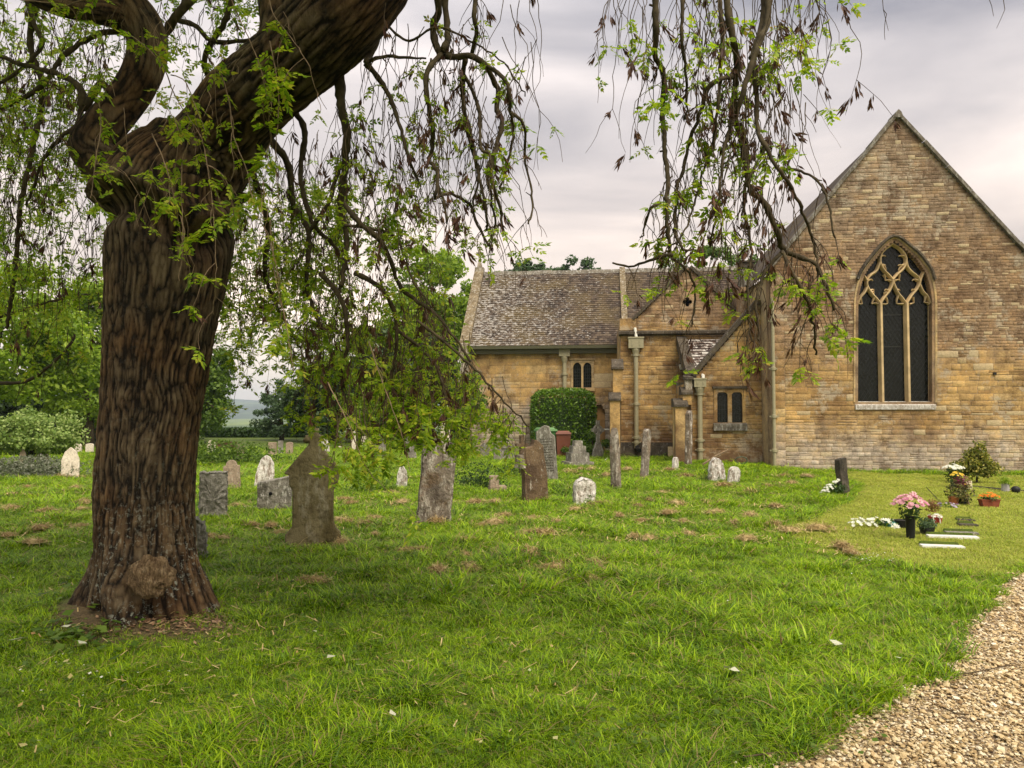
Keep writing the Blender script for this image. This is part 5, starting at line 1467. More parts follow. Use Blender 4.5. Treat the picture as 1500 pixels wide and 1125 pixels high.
# clipped laurel against the long range
def hedge_box(name, label, cat, x0, x1, y0, y1, h_, mat, n, size, seed, rot=0):
    r = np.random.default_rng(seed); cx_, cy_ = (x0 + x1) / 2, (y0 + y1) / 2; g0 = float(gz(cx_, cy_)); t_ = empty(name, (cx_, cy_, g0), label, cat, rot)
    a, b = (x1 - x0) / 2, (y1 - y0) / 2; d = r.normal(0, 1, (n, 3)); d /= np.abs(d).max(1)[:, None]
    d = np.sign(d) * np.abs(d) ** .8; d /= (np.sum(np.abs(d) ** 5, 1) ** .2)[:, None]
    k = 1 - .10 * r.random(n) ** 1.5 + .07 * (vn(d[:, 0] * 4, d[:, 1] * 4, d[:, 2] * 4) - .5)
    p = d * k[:, None] * np.array([a, b, h_ / 2]) + np.array([0, 0, h_ / 2])
    V_, F_ = leaf_cloud(p, np.full(n, .07), 1, size, r, 1, .2, .42); link('foliage', mesh('foliage', V_, F_, [mat]), t_)
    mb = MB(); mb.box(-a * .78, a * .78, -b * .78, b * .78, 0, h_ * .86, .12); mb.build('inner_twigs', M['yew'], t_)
    return t_
hedge_box('laurel_bush', 'dense clipped round-cornered laurel bush against the church wall behind the bins', 'bush', at(778, 30), at(871, 30), 28.9, 30.6, 2.55, M['hedgeleaf'], 15000, .055, 50, -.1)
tree('shrub', 'low spreading green shrub behind the stone celtic cross', at(866, 27.5), 27.5, [(0, .42, .7, .45), (-.6, .28, .45, .3)], M['midleaf'], 40, 130, .04, 51, .2, .03, None, 'shrub')
hedge_box('far_hedge', 'dark field hedge below the distant fields', 'hedge', at(300, 50), at(470, 50), 49.3, 50.7, .6, M['dkleaf'], 5000, .14, 52)
hedge_box('boundary_hedge', 'long clipped hedge closing the churchyard behind the left headstones', 'hedge', at(-260, 46), at(300, 46), 45.4, 47, 2.0, M['yew'], 9000, .13, 53)
# flowering shrub by the gable wall
tree('golden_shrub', 'yellow variegated evergreen shrub beside the graves against the gable wall', G(1430, 709).x, G(1430, 709).y, [(0, .42, .42, .28), (.10, .72, .2, .22), (-.32, .40, .25, .2), (.36, .36, .25, .2)], leafmat('variegated_leaf', [(0.06, 0.09, 0.012), (0.16, 0.18, 0.02), (0.50, 0.42, 0.10)], .3), 70, 60, .035, 54, .15, .02, None, 'shrub', 14)
# lavender by the left headstones, nettles at the back
def clumpy(name, label, cat, px, py, w, h_, dep, mat, n, leaf, seed, kind=None):
    g = G(px, py); r = np.random.default_rng(seed)
    p = np.stack([r.normal(0, w / 3.2, n), r.normal(0, dep / 3, n), np.abs(r.normal(0, .5, n)) * h_], -1); p[:, 2] = np.minimum(p[:, 2], h_ * (1 - (p[:, 0] / w) ** 2))
    V_, F_ = leaf_cloud(p, np.full(n, .05), 3, leaf, r, 1, .5, .35)
    o = link(name, mesh(name, V_, F_, [mat]), None, g); o['label'] = label
    if kind: o['kind'] = kind
    else: o['category'] = cat
    return o
clumpy('lavender_bush', 'grey purple lavender spreading round the two headstones under the pale bush', 'shrub', 40, 699, 1.9, .5, .9, leafmat('lavender', [(.08, .11, .05), (.16, .18, .11), (.26, .25, .22)], .2), 2600, .035, 60)
clumpy('nettle_bed', 'patch of nettles in front of the round-topped white headstone', 'nettles', 318, 679, 3.0, .7, 1.6, M['midleaf'], 1500, .06, 61)
clumpy('green_plant', 'leafy plants growing between the stepped block and brown gravestone', 'plant', 700, 716, .95, .55, .5, M['dkleaf'], 420, .035, 62)
clumpy('green_plant', 'tuft of dark leaves right of the brown gravestone', 'plant', 825, 728, .42, .30, .3, M['midleaf'], 160, .022, 63)
clumpy('green_plant', 'leafy plant under the hanging twigs left of the leaning lichened gravestone', 'plant', 545, 722, .9, .4, .5, M['midleaf'], 300, .03, 64)
clumpy('green_plant', 'dark leafy plant at the foot of the brown cross', 'plant', 752, 700, .5, .35, .4, M['dkleaf'], 170, .028, 66)
clumpy('green_plant', 'small plants in front of the pinkish headstone', 'plant', 352, 728, .8, .22, .4, M['ltleaf'], 200, .022, 67)
clumpy('green_plant', 'weeds at the foot of the pale stone pair', 'plant', 1037, 704, .4, .25, .25, M['dkleaf'], 160, .02, 68)

# ------------------------------------------------------------------ gravestones
M['gothic'] = lichen('olive_gravestone', (0.21, 0.175, 0.095), (0.13, 0.105, 0.05), (0.30, 0.27, 0.19), .25, 3.5, .5, (0.075, 0.058, 0.02))
M['rough'] = lichen('hewn_grey_stone', (0.34, 0.32, 0.27), (0.17, 0.16, 0.13), (0.5, 0.48, 0.42), .3, 14, 1.0)
M['grey'] = lichen('grey_gravestone', (0.24, 0.22, 0.18), (0.11, 0.10, 0.08), (0.48, 0.46, 0.41), .3, 11)
M['lichened'] = lichen('lichened_gravestone', (0.25, 0.21, 0.165), (0.09, 0.07, 0.055), (0.50, 0.46, 0.39), .42, 6, .8, (0.16, 0.10, 0.055))
M['crust'] = lichen('crusted_dark_stone', (0.20, 0.155, 0.11), (0.075, 0.055, 0.04), (0.66, 0.62, 0.56), .30, 5, .8)
M['brownst'] = lichen('brown_gravestone', (0.17, 0.115, 0.065), (0.08, 0.05, 0.03), (0.42, 0.38, 0.31), .12, 11, .6)
M['pink'] = lichen('pinkish_gravestone', (0.36, 0.28, 0.20), (0.24, 0.18, 0.13), (0.44, 0.38, 0.3), .2, 8)
M['whitest'] = lichen('white_gravestone', (0.72, 0.64, 0.52), (0.55, 0.48, 0.38), (0.78, 0.72, 0.62), .2, 8, .2)
M['whitelich'] = lichen('white_lichened_stone', (0.34, 0.28, 0.22), (0.15, 0.11, 0.08), (0.76, 0.73, 0.68), .75, 10, .8)
M['post'] = lichen('weathered_dark_stone', (0.09, 0.075, 0.055), (0.035, 0.03, 0.022), (0.2, 0.18, 0.14), .15, 14)
M['slabw'] = plain('white_marble', (.68, .67, .64), .5, .12, 9)
def arc(cx_, cz, r_, a0, a1, n=10, ry=None): return [(cx_ + r_ * math.cos(R(a0 + (a1 - a0) * i / n)), cz + (ry or r_) * math.sin(R(a0 + (a1 - a0) * i / n))) for i in range(n + 1)]
OUT = {
 'flat': [(-.5, 0), (.5, 0), (.5, 1), (-.5, 1)],
 'round': [(-.5, 0), (.5, 0), (.5, .72)] + arc(0, .72, .5, 0, 180, 12, .28) + [(-.5, .72)],
 'seg': [(-.5, 0), (.5, 0), (.5, .90)] + arc(0, .90, .5, 0, 180, 12, .10) + [(-.5, .90)],
 'point': [(-.5, 0), (.5, 0), (.5, .62), (.32, .86), (0, 1), (-.32, .86), (-.5, .62)],
 'slant': [(-.5, 0), (.5, 0), (.48, .93), (.3, .97), (.0, 1.0), (-.25, .98), (-.42, .90), (-.5, .9)],
 'shoulder': [(-.5, 0), (.5, 0), (.5, .84), (.34, .84), (.28, .94), (.12, 1), (-.12, 1), (-.28, .94), (-.34, .84), (-.5, .84)],
 'rough': [(-.5, 0), (.48, 0), (.5, .5), (.42, .8), (.2, .95), (-.05, 1), (-.3, .9), (-.46, .66), (-.52, .3)],
}
def resample(poly, n):
    p = np.array(poly + [poly[0]], float); s = np.r_[0, np.cumsum(np.linalg.norm(np.diff(p, axis=0), axis=1))]
    t_ = np.linspace(0, s[-1], n, endpoint=False); return np.stack([np.interp(t_, s, p[:, 0]), np.interp(t_, s, p[:, 1])], -1)
def slab_mesh(name, outline, w, h_, th, mat, rough=.006, n=72, seed=0, bevel=.012, cen=None, freq=9):
    o = resample([(x * w, y * h_) for x, y in outline], n); c = np.array(cen or (0, h_ * .45))
    rings = []
    for k in (0.05, .14, .23, .32, .41, .5, .59, .68, .77, .86, .93, .975): rings.append((c + (o - c) * k, -th / 2))
    off = 1 - bevel / max(.05, min(w, h_) * .5)
    rings.append((c + (o - c) * off, -th / 2)); rings.append((o, -th / 2 + bevel)); rings.append((o, 0)); rings.append((o, th / 2 - bevel)); rings.append((c + (o - c) * off, th / 2))
    for k in (.96, .7, .4, .12): rings.append((c + (o - c) * k, th / 2))
    V_ = np.concatenate([np.stack([p[:, 0], np.full(n, y), p[:, 1]], -1) for p, y in rings])
    sd_ = seed * 3.7
    D_ = np.stack([fbm(V_[:, 0] * freq + sd_, V_[:, 1] * freq, V_[:, 2] * freq, 3), fbm(V_[:, 0] * freq + 31 + sd_, V_[:, 1] * freq, V_[:, 2] * freq, 3), fbm(V_[:, 0] * freq + 77 + sd_, V_[:, 1] * freq, V_[:, 2] * freq, 2)], -1) - .5
    V_ = V_ + D_ * rough * 2 * np.array([1, 1.4, 1]); m = len(rings)
    idx = np.arange(m * n).reshape(m, n); nx_ = np.roll(idx, -1, 1)
    f = [tuple(x) for x in np.stack([idx[:-1], idx[1:], nx_[1:], nx_[:-1]], -1).reshape(-1, 4)]
    f.append(tuple(idx[0])); f.append(tuple(idx[-1])[::-1])
    return mesh(name, V_, f, [mat], False)
gcount = 0
def stone_(px, py, w_px, h_px, outl, mat, label, yaw=0, lean=0, tilt=0, th=.1, rough=.006, group=None, cat='gravestone', name='gravestone', d=None, seed=None, freq=9, sink=.08):
    global gcount; gcount += 1
    g = G(px, py) if d is None else Vector((at(px, d), d, float(gz(at(px, d), d))))
    m_ = g.y / F; w, h_ = w_px * m_, h_px * m_ + sink
    outline = OUT[outl] if isinstance(outl, str) else outl
    me = slab_mesh(name, outline, w, h_, th, mat, rough, 110 if rough > .02 else 64, seed or gcount, .012 if th > .06 else .006, None, freq)
    for p_ in me.polygons: p_.use_smooth = rough > .02
    o = link(name, me, None, (g.x, g.y, g.z - sink)); o.rotation_euler = (R(tilt), R(lean), R(yaw)); o['label'] = label; o['category'] = cat
    if group: o['group'] = group
    return o
GR = 'gravestones in the churchyard'
# the large gothic stone: outline traced in crop pixels (x right, y down), origin at foot centre
go = [(-.5, 0), (.5, 0), (.5, .155), (.40, .20), (.36, .26), (.36, .54), (.44, .62), (.47, .70), (.45, .75), (.11, .955), (.10, .985), (.17, .985), (.17, 1.04), (.09, 1.05), (.0, 1.10), (-.09, 1.05), (-.17, 1.04), (-.17, .985), (-.10, .985), (-.11, .955), (-.54, .70), (-.44, .685), (-.44, .60), (-.38, .55), (-.38, .22), (-.5, .155)]
g = G(459, 800); m_ = g.y / F
gothic = empty('gravestone', g, 'large olive brown gothic gravestone with sloping shoulders and a broken cross on top', 'gravestone', R(14), GR)
n_ = 160; w, h_ = 78 * m_, 160 * m_
o_ = resample([(x * w, y * h_ - .05) for x, y in go], n_)
# built as plate rings from the outline inwards, thick and moulded at the edge
import bmesh
bm = bmesh.new(); vs = [bm.verts.new((x, -.075, z)) for x, z in o_]; fc = bm.faces.new(vs)
ext = bmesh.ops.extrude_face_region(bm, geom=[fc]); vv = [e_ for e_ in ext['geom'] if isinstance(e_, bmesh.types.BMVert)]
bmesh.ops.translate(bm, verts=vv, vec=(0, .15, 0)); bmesh.ops.recalc_face_normals(bm, faces=bm.faces)
for f_ in [f_ for f_ in bm.faces if len(f_.verts) > 10]: 
    bmesh.ops.inset_individual(bm, faces=[f_], thickness=.018, depth=.010)
bmesh.ops.triangulate(bm, faces=[f_ for f_ in bm.faces if len(f_.verts) > 4])
bmesh.ops.subdivide_edges(bm, edges=[e_ for e_ in bm.edges if e_.calc_length() > .1], cuts=3, use_grid_fill=True)
for v in bm.verts:
    q_ = v.co * 7; v.co += Vector((mnoise.noise(q_), mnoise.noise(q_ + Vector((9, 0, 0))), mnoise.noise(q_ + Vector((0, 9, 0))))) * .005
me = bpy.data.meshes.new('headstone_slab'); bm.to_mesh(me); bm.free(); me.materials.append(M['gothic']); link('headstone_slab', me, gothic)
MB().box(-w * .57, w * .57, -.16, .16, -.1, .035, .01).build('plinth', M['gothic'], gothic)
mb = MB(); cz = h_ * 1.01 - .05
mb.tube([(-.095, -.05, cz - .015), (-.085, -.10, cz)], [.04, .03], 8); mb.tube([(0, .0, cz - .12), (0, -.0, cz + .13)], [.04, .055], 8)
mb.build('cross_stub', M['gothic'], gothic, smooth=True)

stone_(633, 768, 50, 126, 'slant', M['lichened'], 'grey brown lichened gravestone, broad and leaning, right of the gothic stone', 14, 5.5, 1, .11, .022, GR, freq=6)
o = stone_(312, 757, 38, 66, 'flat', M['rough'], 'rough-hewn light grey headstone just right of the ash trunk', 22, 0, 0, .13, .03, GR, freq=26)
stone_(284, 824, 34, 66, 'rough', M['rough'], 'coarse grey stone half hidden behind the right side of the ash trunk', 18, 0, 0, .14, .035, GR, freq=24)
stone_(341, 720, 23, 46, 'shoulder', M['pink'], 'pinkish weathered headstone behind the rough-hewn grey one', 6, -3, 0, .08, .008, GR)
stone_(385, 717, 26, 50, 'rough', M['whitelich'], 'pale tilted headstone with a broken top and dark edge behind the low square block', 20, 6, -4, .09, .015, GR)
lo = stone_(402, 747, 48, 46, [(-.5, 0), (.5, 0), (.5, 1.06), (-.5, .90)], M['grey'], 'low square grey headstone with a dark hole, left of the gothic stone', 16, 0, 0, .22, .014, GR, freq=16)
gl_h = G(402, 747); m_ = gl_h.y / F
MB().lathe([(.022, -.01), (.03, 0), (.022, .02)], 0, 0, 10).build('hole_dark_disc', M['painted_dark'], lo).matrix_local = Matrix.Translation((-.06, -.118, .36)) @ Matrix.Rotation(R(90), 4, 'X')  # black disc on the face, its colour standing in for a hole's shade
stone_(352, 676, 11, 26, 'round', M['pink'], 'small pinkish stone under the yellow green leaves left of the tilted pale headstone', 10, 0, 0, .08, .005, GR)
stone_(311, 672, 11, 19, 'round', M['whitest'], 'small round-topped white headstone above the nettles', 0, 0, 0, .1, .004, GR, d=30)
stone_(400, 674, 12, 22, 'flat', M['pink'], 'plain pale headstone left of the gothic stone, first of a distant row', 0, 0, 0, .1, .006, GR, d=27)
stone_(412, 672, 7, 20, 'flat', M['grey'], 'narrow grey headstone, second of the distant row left of the gothic stone', 0, 0, 0, .1, .006, GR, d=29)
stone_(425, 672, 10, 20, 'seg', M['pink'], 'small brown grey headstone touching the shoulder of the gothic stone', 0, 0, 0, .1, .006, GR, d=28)
stone_(479, 668, 11, 24, 'point', M['whitelich'], 'pale pointed headstone just right of the gothic stone cross', 0, -8, 0, .1, .006, GR, d=30)
stone_(498, 662, 6, 7, 'round', M['whitest'], 'tiny white stone in the grass between the gothic stone and the slim white post', 0, 0, 0, .1, .004, GR, d=33)
stone_(520, 664, 6, 30, 'flat', M['whitest'], 'slim white upright stone under the hanging twigs', 0, -4, 0, .1, .004, GR, d=31)
stone_(534, 662, 8, 20, 'cross' if False else 'round', M['whitest'], 'white round-topped stone right of the slim white one', 0, 0, 0, .1, .004, GR, d=33)
stone_(560, 666, 15, 36, 'rough', M['grey'], 'dark weathered stone leaning right beside the bright shrub', 0, -6, 0, .12, .02, GR, d=27)
stone_(607, 668, 11, 34, 'flat', M['grey'], 'narrow grey stone leaning left behind the lichened gravestone', 8, -14, 0, .12, .01, GR, d=26)
stone_(589, 714, 15, 32, 'rough', M['whitelich'], 'small white blotched stone beneath the twigs left of the lichened gravestone', 0, 0, 0, .09, .012, GR)
# obelisk
g = Vector((at(652, 26), 26, float(gz(at(652, 26), 26)))); m_ = 26 / F
ob = empty('obelisk', g, 'tall pale cream stone obelisk behind the leaning lichened gravestone', 'monument', R(12))
MB().box(-.17, .17, -.17, .17, .5, 1.75, .04).build('shaft', M['whitest'], ob); MB().prism([(-.17, 1.70), (.17, 1.70), (0, 2.0)], -.17, .17).build('cap', M['whitest'], ob)
MB().box(-.3, .3, -.3, .3, -.05, .28).box(-.23, .23, -.23, .23, .282, .5).build('base', M['pink'], ob)
fin = G(641, 700)
# seat tomb and stones by the church end
stone_(729, 672, 12, 30, 'flat', M['grey'], 'thin grey headstone left of the little pedestal tomb', 10, 0, 0, .08, .006, GR, d=25)
g = Vector((at(744, 25.5), 25.5, float(gz(at(744, 25.5), 25.5)))); t_ = empty('pedestal_tomb', g, 'small pedestal tomb with a white vase, left of the brown cross', 'tomb', R(5))
MB().box(-.3, .3, -.2, .2, -.05, .1).box(-.24, .24, -.15, .15, .102, .42).box(-.29, .29, -.19, .19, .422, .5).build('pedestal', M['grey'], t_)
v_ = MB(); v_.lathe([(.05, .502), (.07, .6), (.03, .68), (.06, .74)], 0, 0, 10).build('vase', M['whitest'], t_, smooth=True)
stone_(710, 668, 13, 22, 'round', M['grey'], 'low grey rounded stone against the church end', 0, 0, 0, .1, .01, GR, d=27)
# stepped block
g = G(728, 722); m_ = g.y / F; t_ = empty('stepped_block', g, 'two stepped pale stone blocks in the grass left of the brown gravestone', 'grave marker', R(10))
MB().box(-.16, .17, -.16, .14, -.06, .14).build('lower_block', M['pink'], t_); MB().box(-.15, .02, -.12, .1, .142, .34).build('upper_block', M['pink'], t_)
# brown headstone with a cross edge, and the brown cross behind
br_ = stone_(785, 736, 37, 92, [(-.5, 0), (.5, 0), (.48, .5), (.36, .9), (.12, .99), (0, 1), (-.05, .90), (-.4, .88), (-.5, .8)], M['brownst'], 'rust brown gravestone with a white lichened broken top before the two bins', 24, -3, 0, .16, .012, GR)
MB().box(-.33, -.22, -.12, .12, .72, .95, .02).build('side_moulding', M['lichened'], br_)
def cross(px, py, h_px, w_px, mat, label, yaw=0, lean=0, base=False, th=.12, d=None):
    g = G(px, py) if d is None else Vector((at(px, d), d, float(gz(at(px, d), d)))); m_ = g.y / F; H_, W_ = h_px * m_, w_px * m_
    o = empty('cross_gravestone', g, label, 'cross'); o.rotation_euler = (0, R(lean), R(yaw))
    b = MB(); s_ = W_ * .24; b.box(-s_ / 2, s_ / 2, -th / 2, th / 2, H_ * .4 if base else -.05, H_, 0); zc = H_ * .74; b.box(-W_ / 2, -s_ / 2 - .001, -th / 2 + .004, th / 2 - .004, zc - s_ / 2, zc + s_ / 2).box(s_ / 2 + .001, W_ / 2, -th / 2 + .004, th / 2 - .004, zc - s_ / 2, zc + s_ / 2)
    b.build('cross', mat, o)
    if base: 
        c_ = MB(); c_.box(-W_ * .42, W_ * .42, -th, th, -.05, H_ * .25, W_ * .06).box(-W_ * .3, W_ * .3, -th * .7, th * .7, H_ * .252, H_ * .42, W_ * .1); c_.build('base', mat, o)
    return o, H_, W_
cross(764, 694, 56, 22, M['brownst'], 'dark brown stone cross just behind the rust brown gravestone', 40, 0, False, .1)
cc_, H_, W_ = cross(876, 671, 55, 20, M['grey'], 'grey celtic cross on a tapering base in front of the low shrub', 24, 0, True, .1)
b = MB(); 
for i in range(16):
    a0, a1 = 2 * math.pi * i / 16, 2 * math.pi * (i + 1) / 16; r0, r1 = W_ * .26, W_ * .38
    b.prism([(r0 * math.cos(a0), H_ * .74 + r0 * math.sin(a0)), (r1 * math.cos(a0), H_ * .74 + r1 * math.sin(a0)), (r1 * math.cos(a1), H_ * .74 + r1 * math.sin(a1)), (r0 * math.cos(a1), H_ * .74 + r0 * math.sin(a1))], -.035, .035)
b.build('ring', M['grey'], cc_)
# grey headstone with worn lettering
gs = stone_(804, 703, 27, 80, [(-.5, 0), (.5, 0), (.5, .80), (.3, .86), (.22, .97), (0, 1.0), (-.22, .97), (-.34, .92), (-.5, .90)], M['grey'], 'light grey headstone with rows of worn lettering before the green bin', -16, -4, 0, .12, .006, GR)
lt = MB(); rr_l = random.Random(3); wl, hl = 27 * G(804, 703).y / F, 80 * G(804, 703).y / F
for i in range(13):
    z = hl * (.80 - i * .048); x = -wl * rr_l.uniform(.25, .38); 
    while x < wl * .34:
        w_ = rr_l.uniform(.012, .05); lt.box(x, min(x + w_, wl * .38), -.0665, -.058, z, z + .018); x += w_ + rr_l.uniform(.008, .02)
lt.build('worn_lettering', M['post'], gs, kind='stuff')
# stepped pedestal
g = G(846, 682); m_ = g.y / F; t_ = empty('stepped_pedestal', g, 'four-tier stepped grey pedestal left of the celtic cross, its cross missing', 'monument', R(14))
b = MB()
for i, (w_, z0, z1) in enumerate(((.40, -.05, .12), (.29, .122, .38), (.21, .382, .58), (.13, .582, .74))): b.box(-w_, w_, -w_ * .9, w_ * .9, z0, z1, .01)
b.build('steps', M['grey'], t_)
for px, py, w_, h_, lab, ln, yw, mt, th, outl in (
 (903, 716, 14, 90, 'thin grey headstone seen nearly edge-on in front of the stepped buttress', -3.5, 52, 'lichened', .14, 'point'),
 (943, 701, 13, 74, 'dark-sided leaning headstone seen edge-on in front of the tall rainwater pipe', 10, 55, 'lichened', .13, 'seg'),
 (988, 688, 9, 20, 'small white stub of stone leaning right before the low wing', 8, 40, 'whitelich', .1, 'round'),
 (1008, 681, 11, 80, 'tall thin lichen-crusted headstone leaning right against the low wing', 3.5, 50, 'crust', .13, 'seg'),
 (1163, 683, 8, 38, 'shorter of two narrow white-topped stones against the gable wall', 0, 30, 'whitelich', .1, 'round'),
 (1173, 684, 8, 52, 'taller of two narrow white-topped stones against the gable wall', 2, 30, 'whitelich', .1, 'round'),
 (1222, 681, 5, 11, 'tiny white stone peeping past the dark leaning post', 0, 0, 'whitest', .06, 'flat')):
    stone_(px, py, w_, h_, outl, M[mt], lab, yw, ln, 0, th, .012, GR)
stone_(1051, 704, 25, 34, 'rough', M['whitelich'], 'ragged pale lichened stone, larger of the pair near the low wing', 20, -6, 0, .12, .03, GR)
stone_(1073, 706, 17, 23, 'round', M['whitelich'], 'small rounded pale stone right of the ragged pair-mate', 12, 8, 0, .1, .012, GR)
stone_(1237, 725, 18, 54, 'flat', M['post'], 'dark weathered upright slab leaning left beside a white bouquet', 35, -9, 0, .11, .012, GR)
# fallen branch leaning behind the pair
b = MB(); a, c = P(1030, 680, 19), P(1068, 658, 19); b.tube([a, (a + c) / 2 + Vector((0, 0, .02)), c], [.03, .03, .02], 6); st_o = b.build('dead_branch', M['straw_twig']); st_o['label'] = 'bare pale branch sticking up behind the ragged stones'; st_o['category'] = 'branch'
# low white-topped stone with flowers and its small cross
stone_(856, 741, 31, 40, 'round', M['whitelich'], 'low rounded stone with a white lichened top before the stepped pedestal', 10, 0, 0, .16, .03, GR)
cross(851, 722, 24, 13, M['brownst'], 'small dark stone cross behind the low white-topped stone', 10, 0, False, .08)
# left group
wh = stone_(103, 700, 23, 45, 'point', M['whitest'], 'white pointed-top headstone on a low white base, left of the ash trunk', 24, 0, 0, .1, .003, GR)
MB().box(-.42, -.20, -.14, .1, .05, .1).build('base', M['whitest'], wh)
stone_(116, 668, 10, 15, 'round', M['whitest'], 'distant white headstone behind the pointed white one', 0, 0, 0, .1, .004, GR, d=30)
stone_(133, 668, 11, 14, 'seg', M['whitest'], 'distant pinkish white headstone beside the ash trunk', 0, 0, 0, .1, .004, GR, d=30)
stone_(33, 690, 10, 32, 'point', M['pink'], 'narrow grey headstone under the pale bush, left of its neighbour', 24, 0, 0, .14, .006, GR)
stone_(62, 686, 15, 28, 'seg', M['pink'], 'pale pink headstone under the pale bush above the lavender', 14, 0, 0, .1, .005, GR)
b = MB(); g = G(128, 683); b.box(-.5, .6, -.06, .06, -.03, .06); k_ = b.build('kerb_stone', M['grey'], None, g); k_['label'] = 'low stone grave kerb between the white headstone and ash trunk'; k_['category'] = 'grave kerb'
b = MB(); g = G(365, 745); b.box(-.75, .35, -.04, .04, -.03, .035); k_ = b.build('kerb_stone', M['whitest'], None, g); k_['label'] = 'thin white grave kerb right of the rough-hewn headstone'; k_['category'] = 'grave kerb'
b = MB(); g = G(328, 667); g = Vector((at(330, 34), 34, float(gz(0, 34)))); b.box(-.5, .5, -.1, .1, 0, .3); k_ = b.build('brick_block', plain('dark_red_brick', (.09, .035, .03), .9), None, g); k_['label'] = 'low dark red block behind the nettles'; k_['category'] = 'grave marker'

# bins
def wheelie(px, py, w_px, h_px, c, c2, label, yaw):
    d = 27.6; g = Vector((at(px, d), d, float(gz(at(px, d), d)))); m_ = d / F; w, h_ = w_px * m_, h_px * m_; dep = w * 1.15
    o = empty('wheelie_bin', g, label, 'bin', R(yaw)); mt = plain('bin_plastic', c, .55, .1, 4); ml = plain('bin_lid_plastic', c2, .5, .1, 4)
    b = MB(); t_ = .045
    v = [(-w * .40, -dep * .42, .05), (w * .40, -dep * .42, .05), (w * .40, dep * .42, .05), (-w * .40, dep * .42, .05), (-w * .48, -dep * .5, h_ * .88), (w * .48, -dep * .5, h_ * .88), (w * .48, dep * .5, h_ * .88), (-w * .48, dep * .5, h_ * .88)]
    b.add(v, [(0, 3, 2, 1), (4, 5, 6, 7), (0, 1, 5, 4), (1, 2, 6, 5), (2, 3, 7, 6), (3, 0, 4, 7)]); b.box(-w * .5, w * .5, -dep * .52, dep * .52, h_ * .85, h_ * .882); b.build('body', mt, o)
    MB().box(-w * .52, w * .52, -dep * .56, dep * .52, h_ * .884, h_ * .95, .02).box(-w * .44, w * .44, -dep * .4, dep * .5, h_ * .951, h_, .05).build('lid', ml, o)
    for s_ in (-1, 1):
        m = MB(); m.tube([(s_ * w * .46, dep * .38, .09), (s_ * w * .54, dep * .38, .09)], .09, 12).build('wheel', M['iron'], o)
    MB().tube([(-w * .4, dep * .58, h_ * .9), (w * .4, dep * .58, h_ * .9)], .015, 6).build('handle', M['iron'], o)
wheelie(824.5, 665, 22, 38, (.16, .055, .032), (.20, .08, .055), 'brown wheelie bin in front of the laurel bush', 0)
wheelie(799, 667, 24, 43, (.05, .14, .04), (.13, .26, .10), 'green wheelie bin behind the grey lettered headstone', 22)
b = MB(); a, c = P(876, 629, 27.5), P(899, 629, 27.5); b.tube([a, c], .02, 6); g0 = a.copy(); g0.z = float(gz(a.x, a.y)); b.tube([a, g0], .02, 6); g1 = c.copy(); g1.z = g0.z; b.tube([c, g1], .02, 6)
h_o = b.build('handrail', M['white']); h_o['label'] = 'thin white handrail beside the celtic cross'; h_o['category'] = 'handrail'

# ------------------------------------------------------------------ flowers and pots on the graves
def blooms(mb, c, rad, n, size, seed, flat=.5):
    r = np.random.default_rng(seed)
    for i in range(n):
        a = r.uniform(0, 6.28); rr = rad * math.sqrt(r.random()); z = flat * rad * (1 - (rr / rad) ** 2) * 1.2 + r.normal(0, size * .3)
        p = Vector((c[0] + rr * math.cos(a), c[1] + rr * math.sin(a), c[2] + z)); out = Vector((rr * math.cos(a) / rad * .8, rr * math.sin(a) / rad * .8 - .35, 1)).normalized()
        u_ = out.orthogonal().normalized(); v_ = out.cross(u_); b = len(mb.v); s_ = size * r.uniform(.75, 1.2); m = 7
        vv = [tuple(p)]; ff = []
        for k in range(m):
            w = 6.283 * k / m; w2 = 6.283 * (k + .5) / m
            vv.append(tuple(p + (u_ * math.cos(w) + v_ * math.sin(w)) * s_ + out * s_ * .35)); vv.append(tuple(p + (u_ * math.cos(w2) + v_ * math.sin(w2)) * s_ * .62 + out * s_ * .15))
        for k in range(2 * m): ff.append((0, 1 + k, 1 + (k + 1) % (2 * m)))
        mb.add(vv, ff); mb.add([tuple(p + out * s_ * .1)] + [tuple(p + out * s_ * .3 + (u_ * math.cos(6.283 * k / 5) + v_ * math.sin(6.283 * k / 5)) * s_ * .3) for k in range(5)], [(0, 1 + k, 1 + (k + 1) % 5) for k in range(5)])
    return mb
def petal(name, cols): return leafmat(name, cols, .25)
W_PET = petal('white_petals', [(.62, .62, .55), (.8, .8, .76)]); P_PET = petal('pink_petals', [(.45, .14, .24), (.66, .32, .42), (.74, .50, .48)])
O_PET = petal('orange_petals', [(.62, .16, .01), (.80, .28, .015)]); Y_PET = petal('yellow_petals', [(.7, .45, .02), (.75, .6, .1)]); V_PET = petal('violet_petals', [(.14, .05, .25), (.6, .55, .6)])
R_PET = petal('wine_petals', [(.12, .015, .04), (.22, .05, .09)])
def leaves(parent, c, rad, n, size, mat, seed, flat=1.0, name='leaves'):
    r = np.random.default_rng(seed); V_, F_ = leaf_cloud(np.array([c]), np.array([rad]), n, size, r, flat, .2, .4); return link(name, mesh(name, V_, F_, [mat]), parent)
def arrangement(name, px, py, label, cat, build, yaw=0):
    g = G(px, py); o = empty(name, g, label, cat, R(yaw)); build(o, g.y / F); k = {'flower_trough': .66, 'mixed_flower_arrangement': .74, 'flower_vase': .8}.get(name, .72 if name == 'flowerpot' else .85)
    for ch in o.children: ch.data.transform(Matrix.Scale(k, 4))
    return o
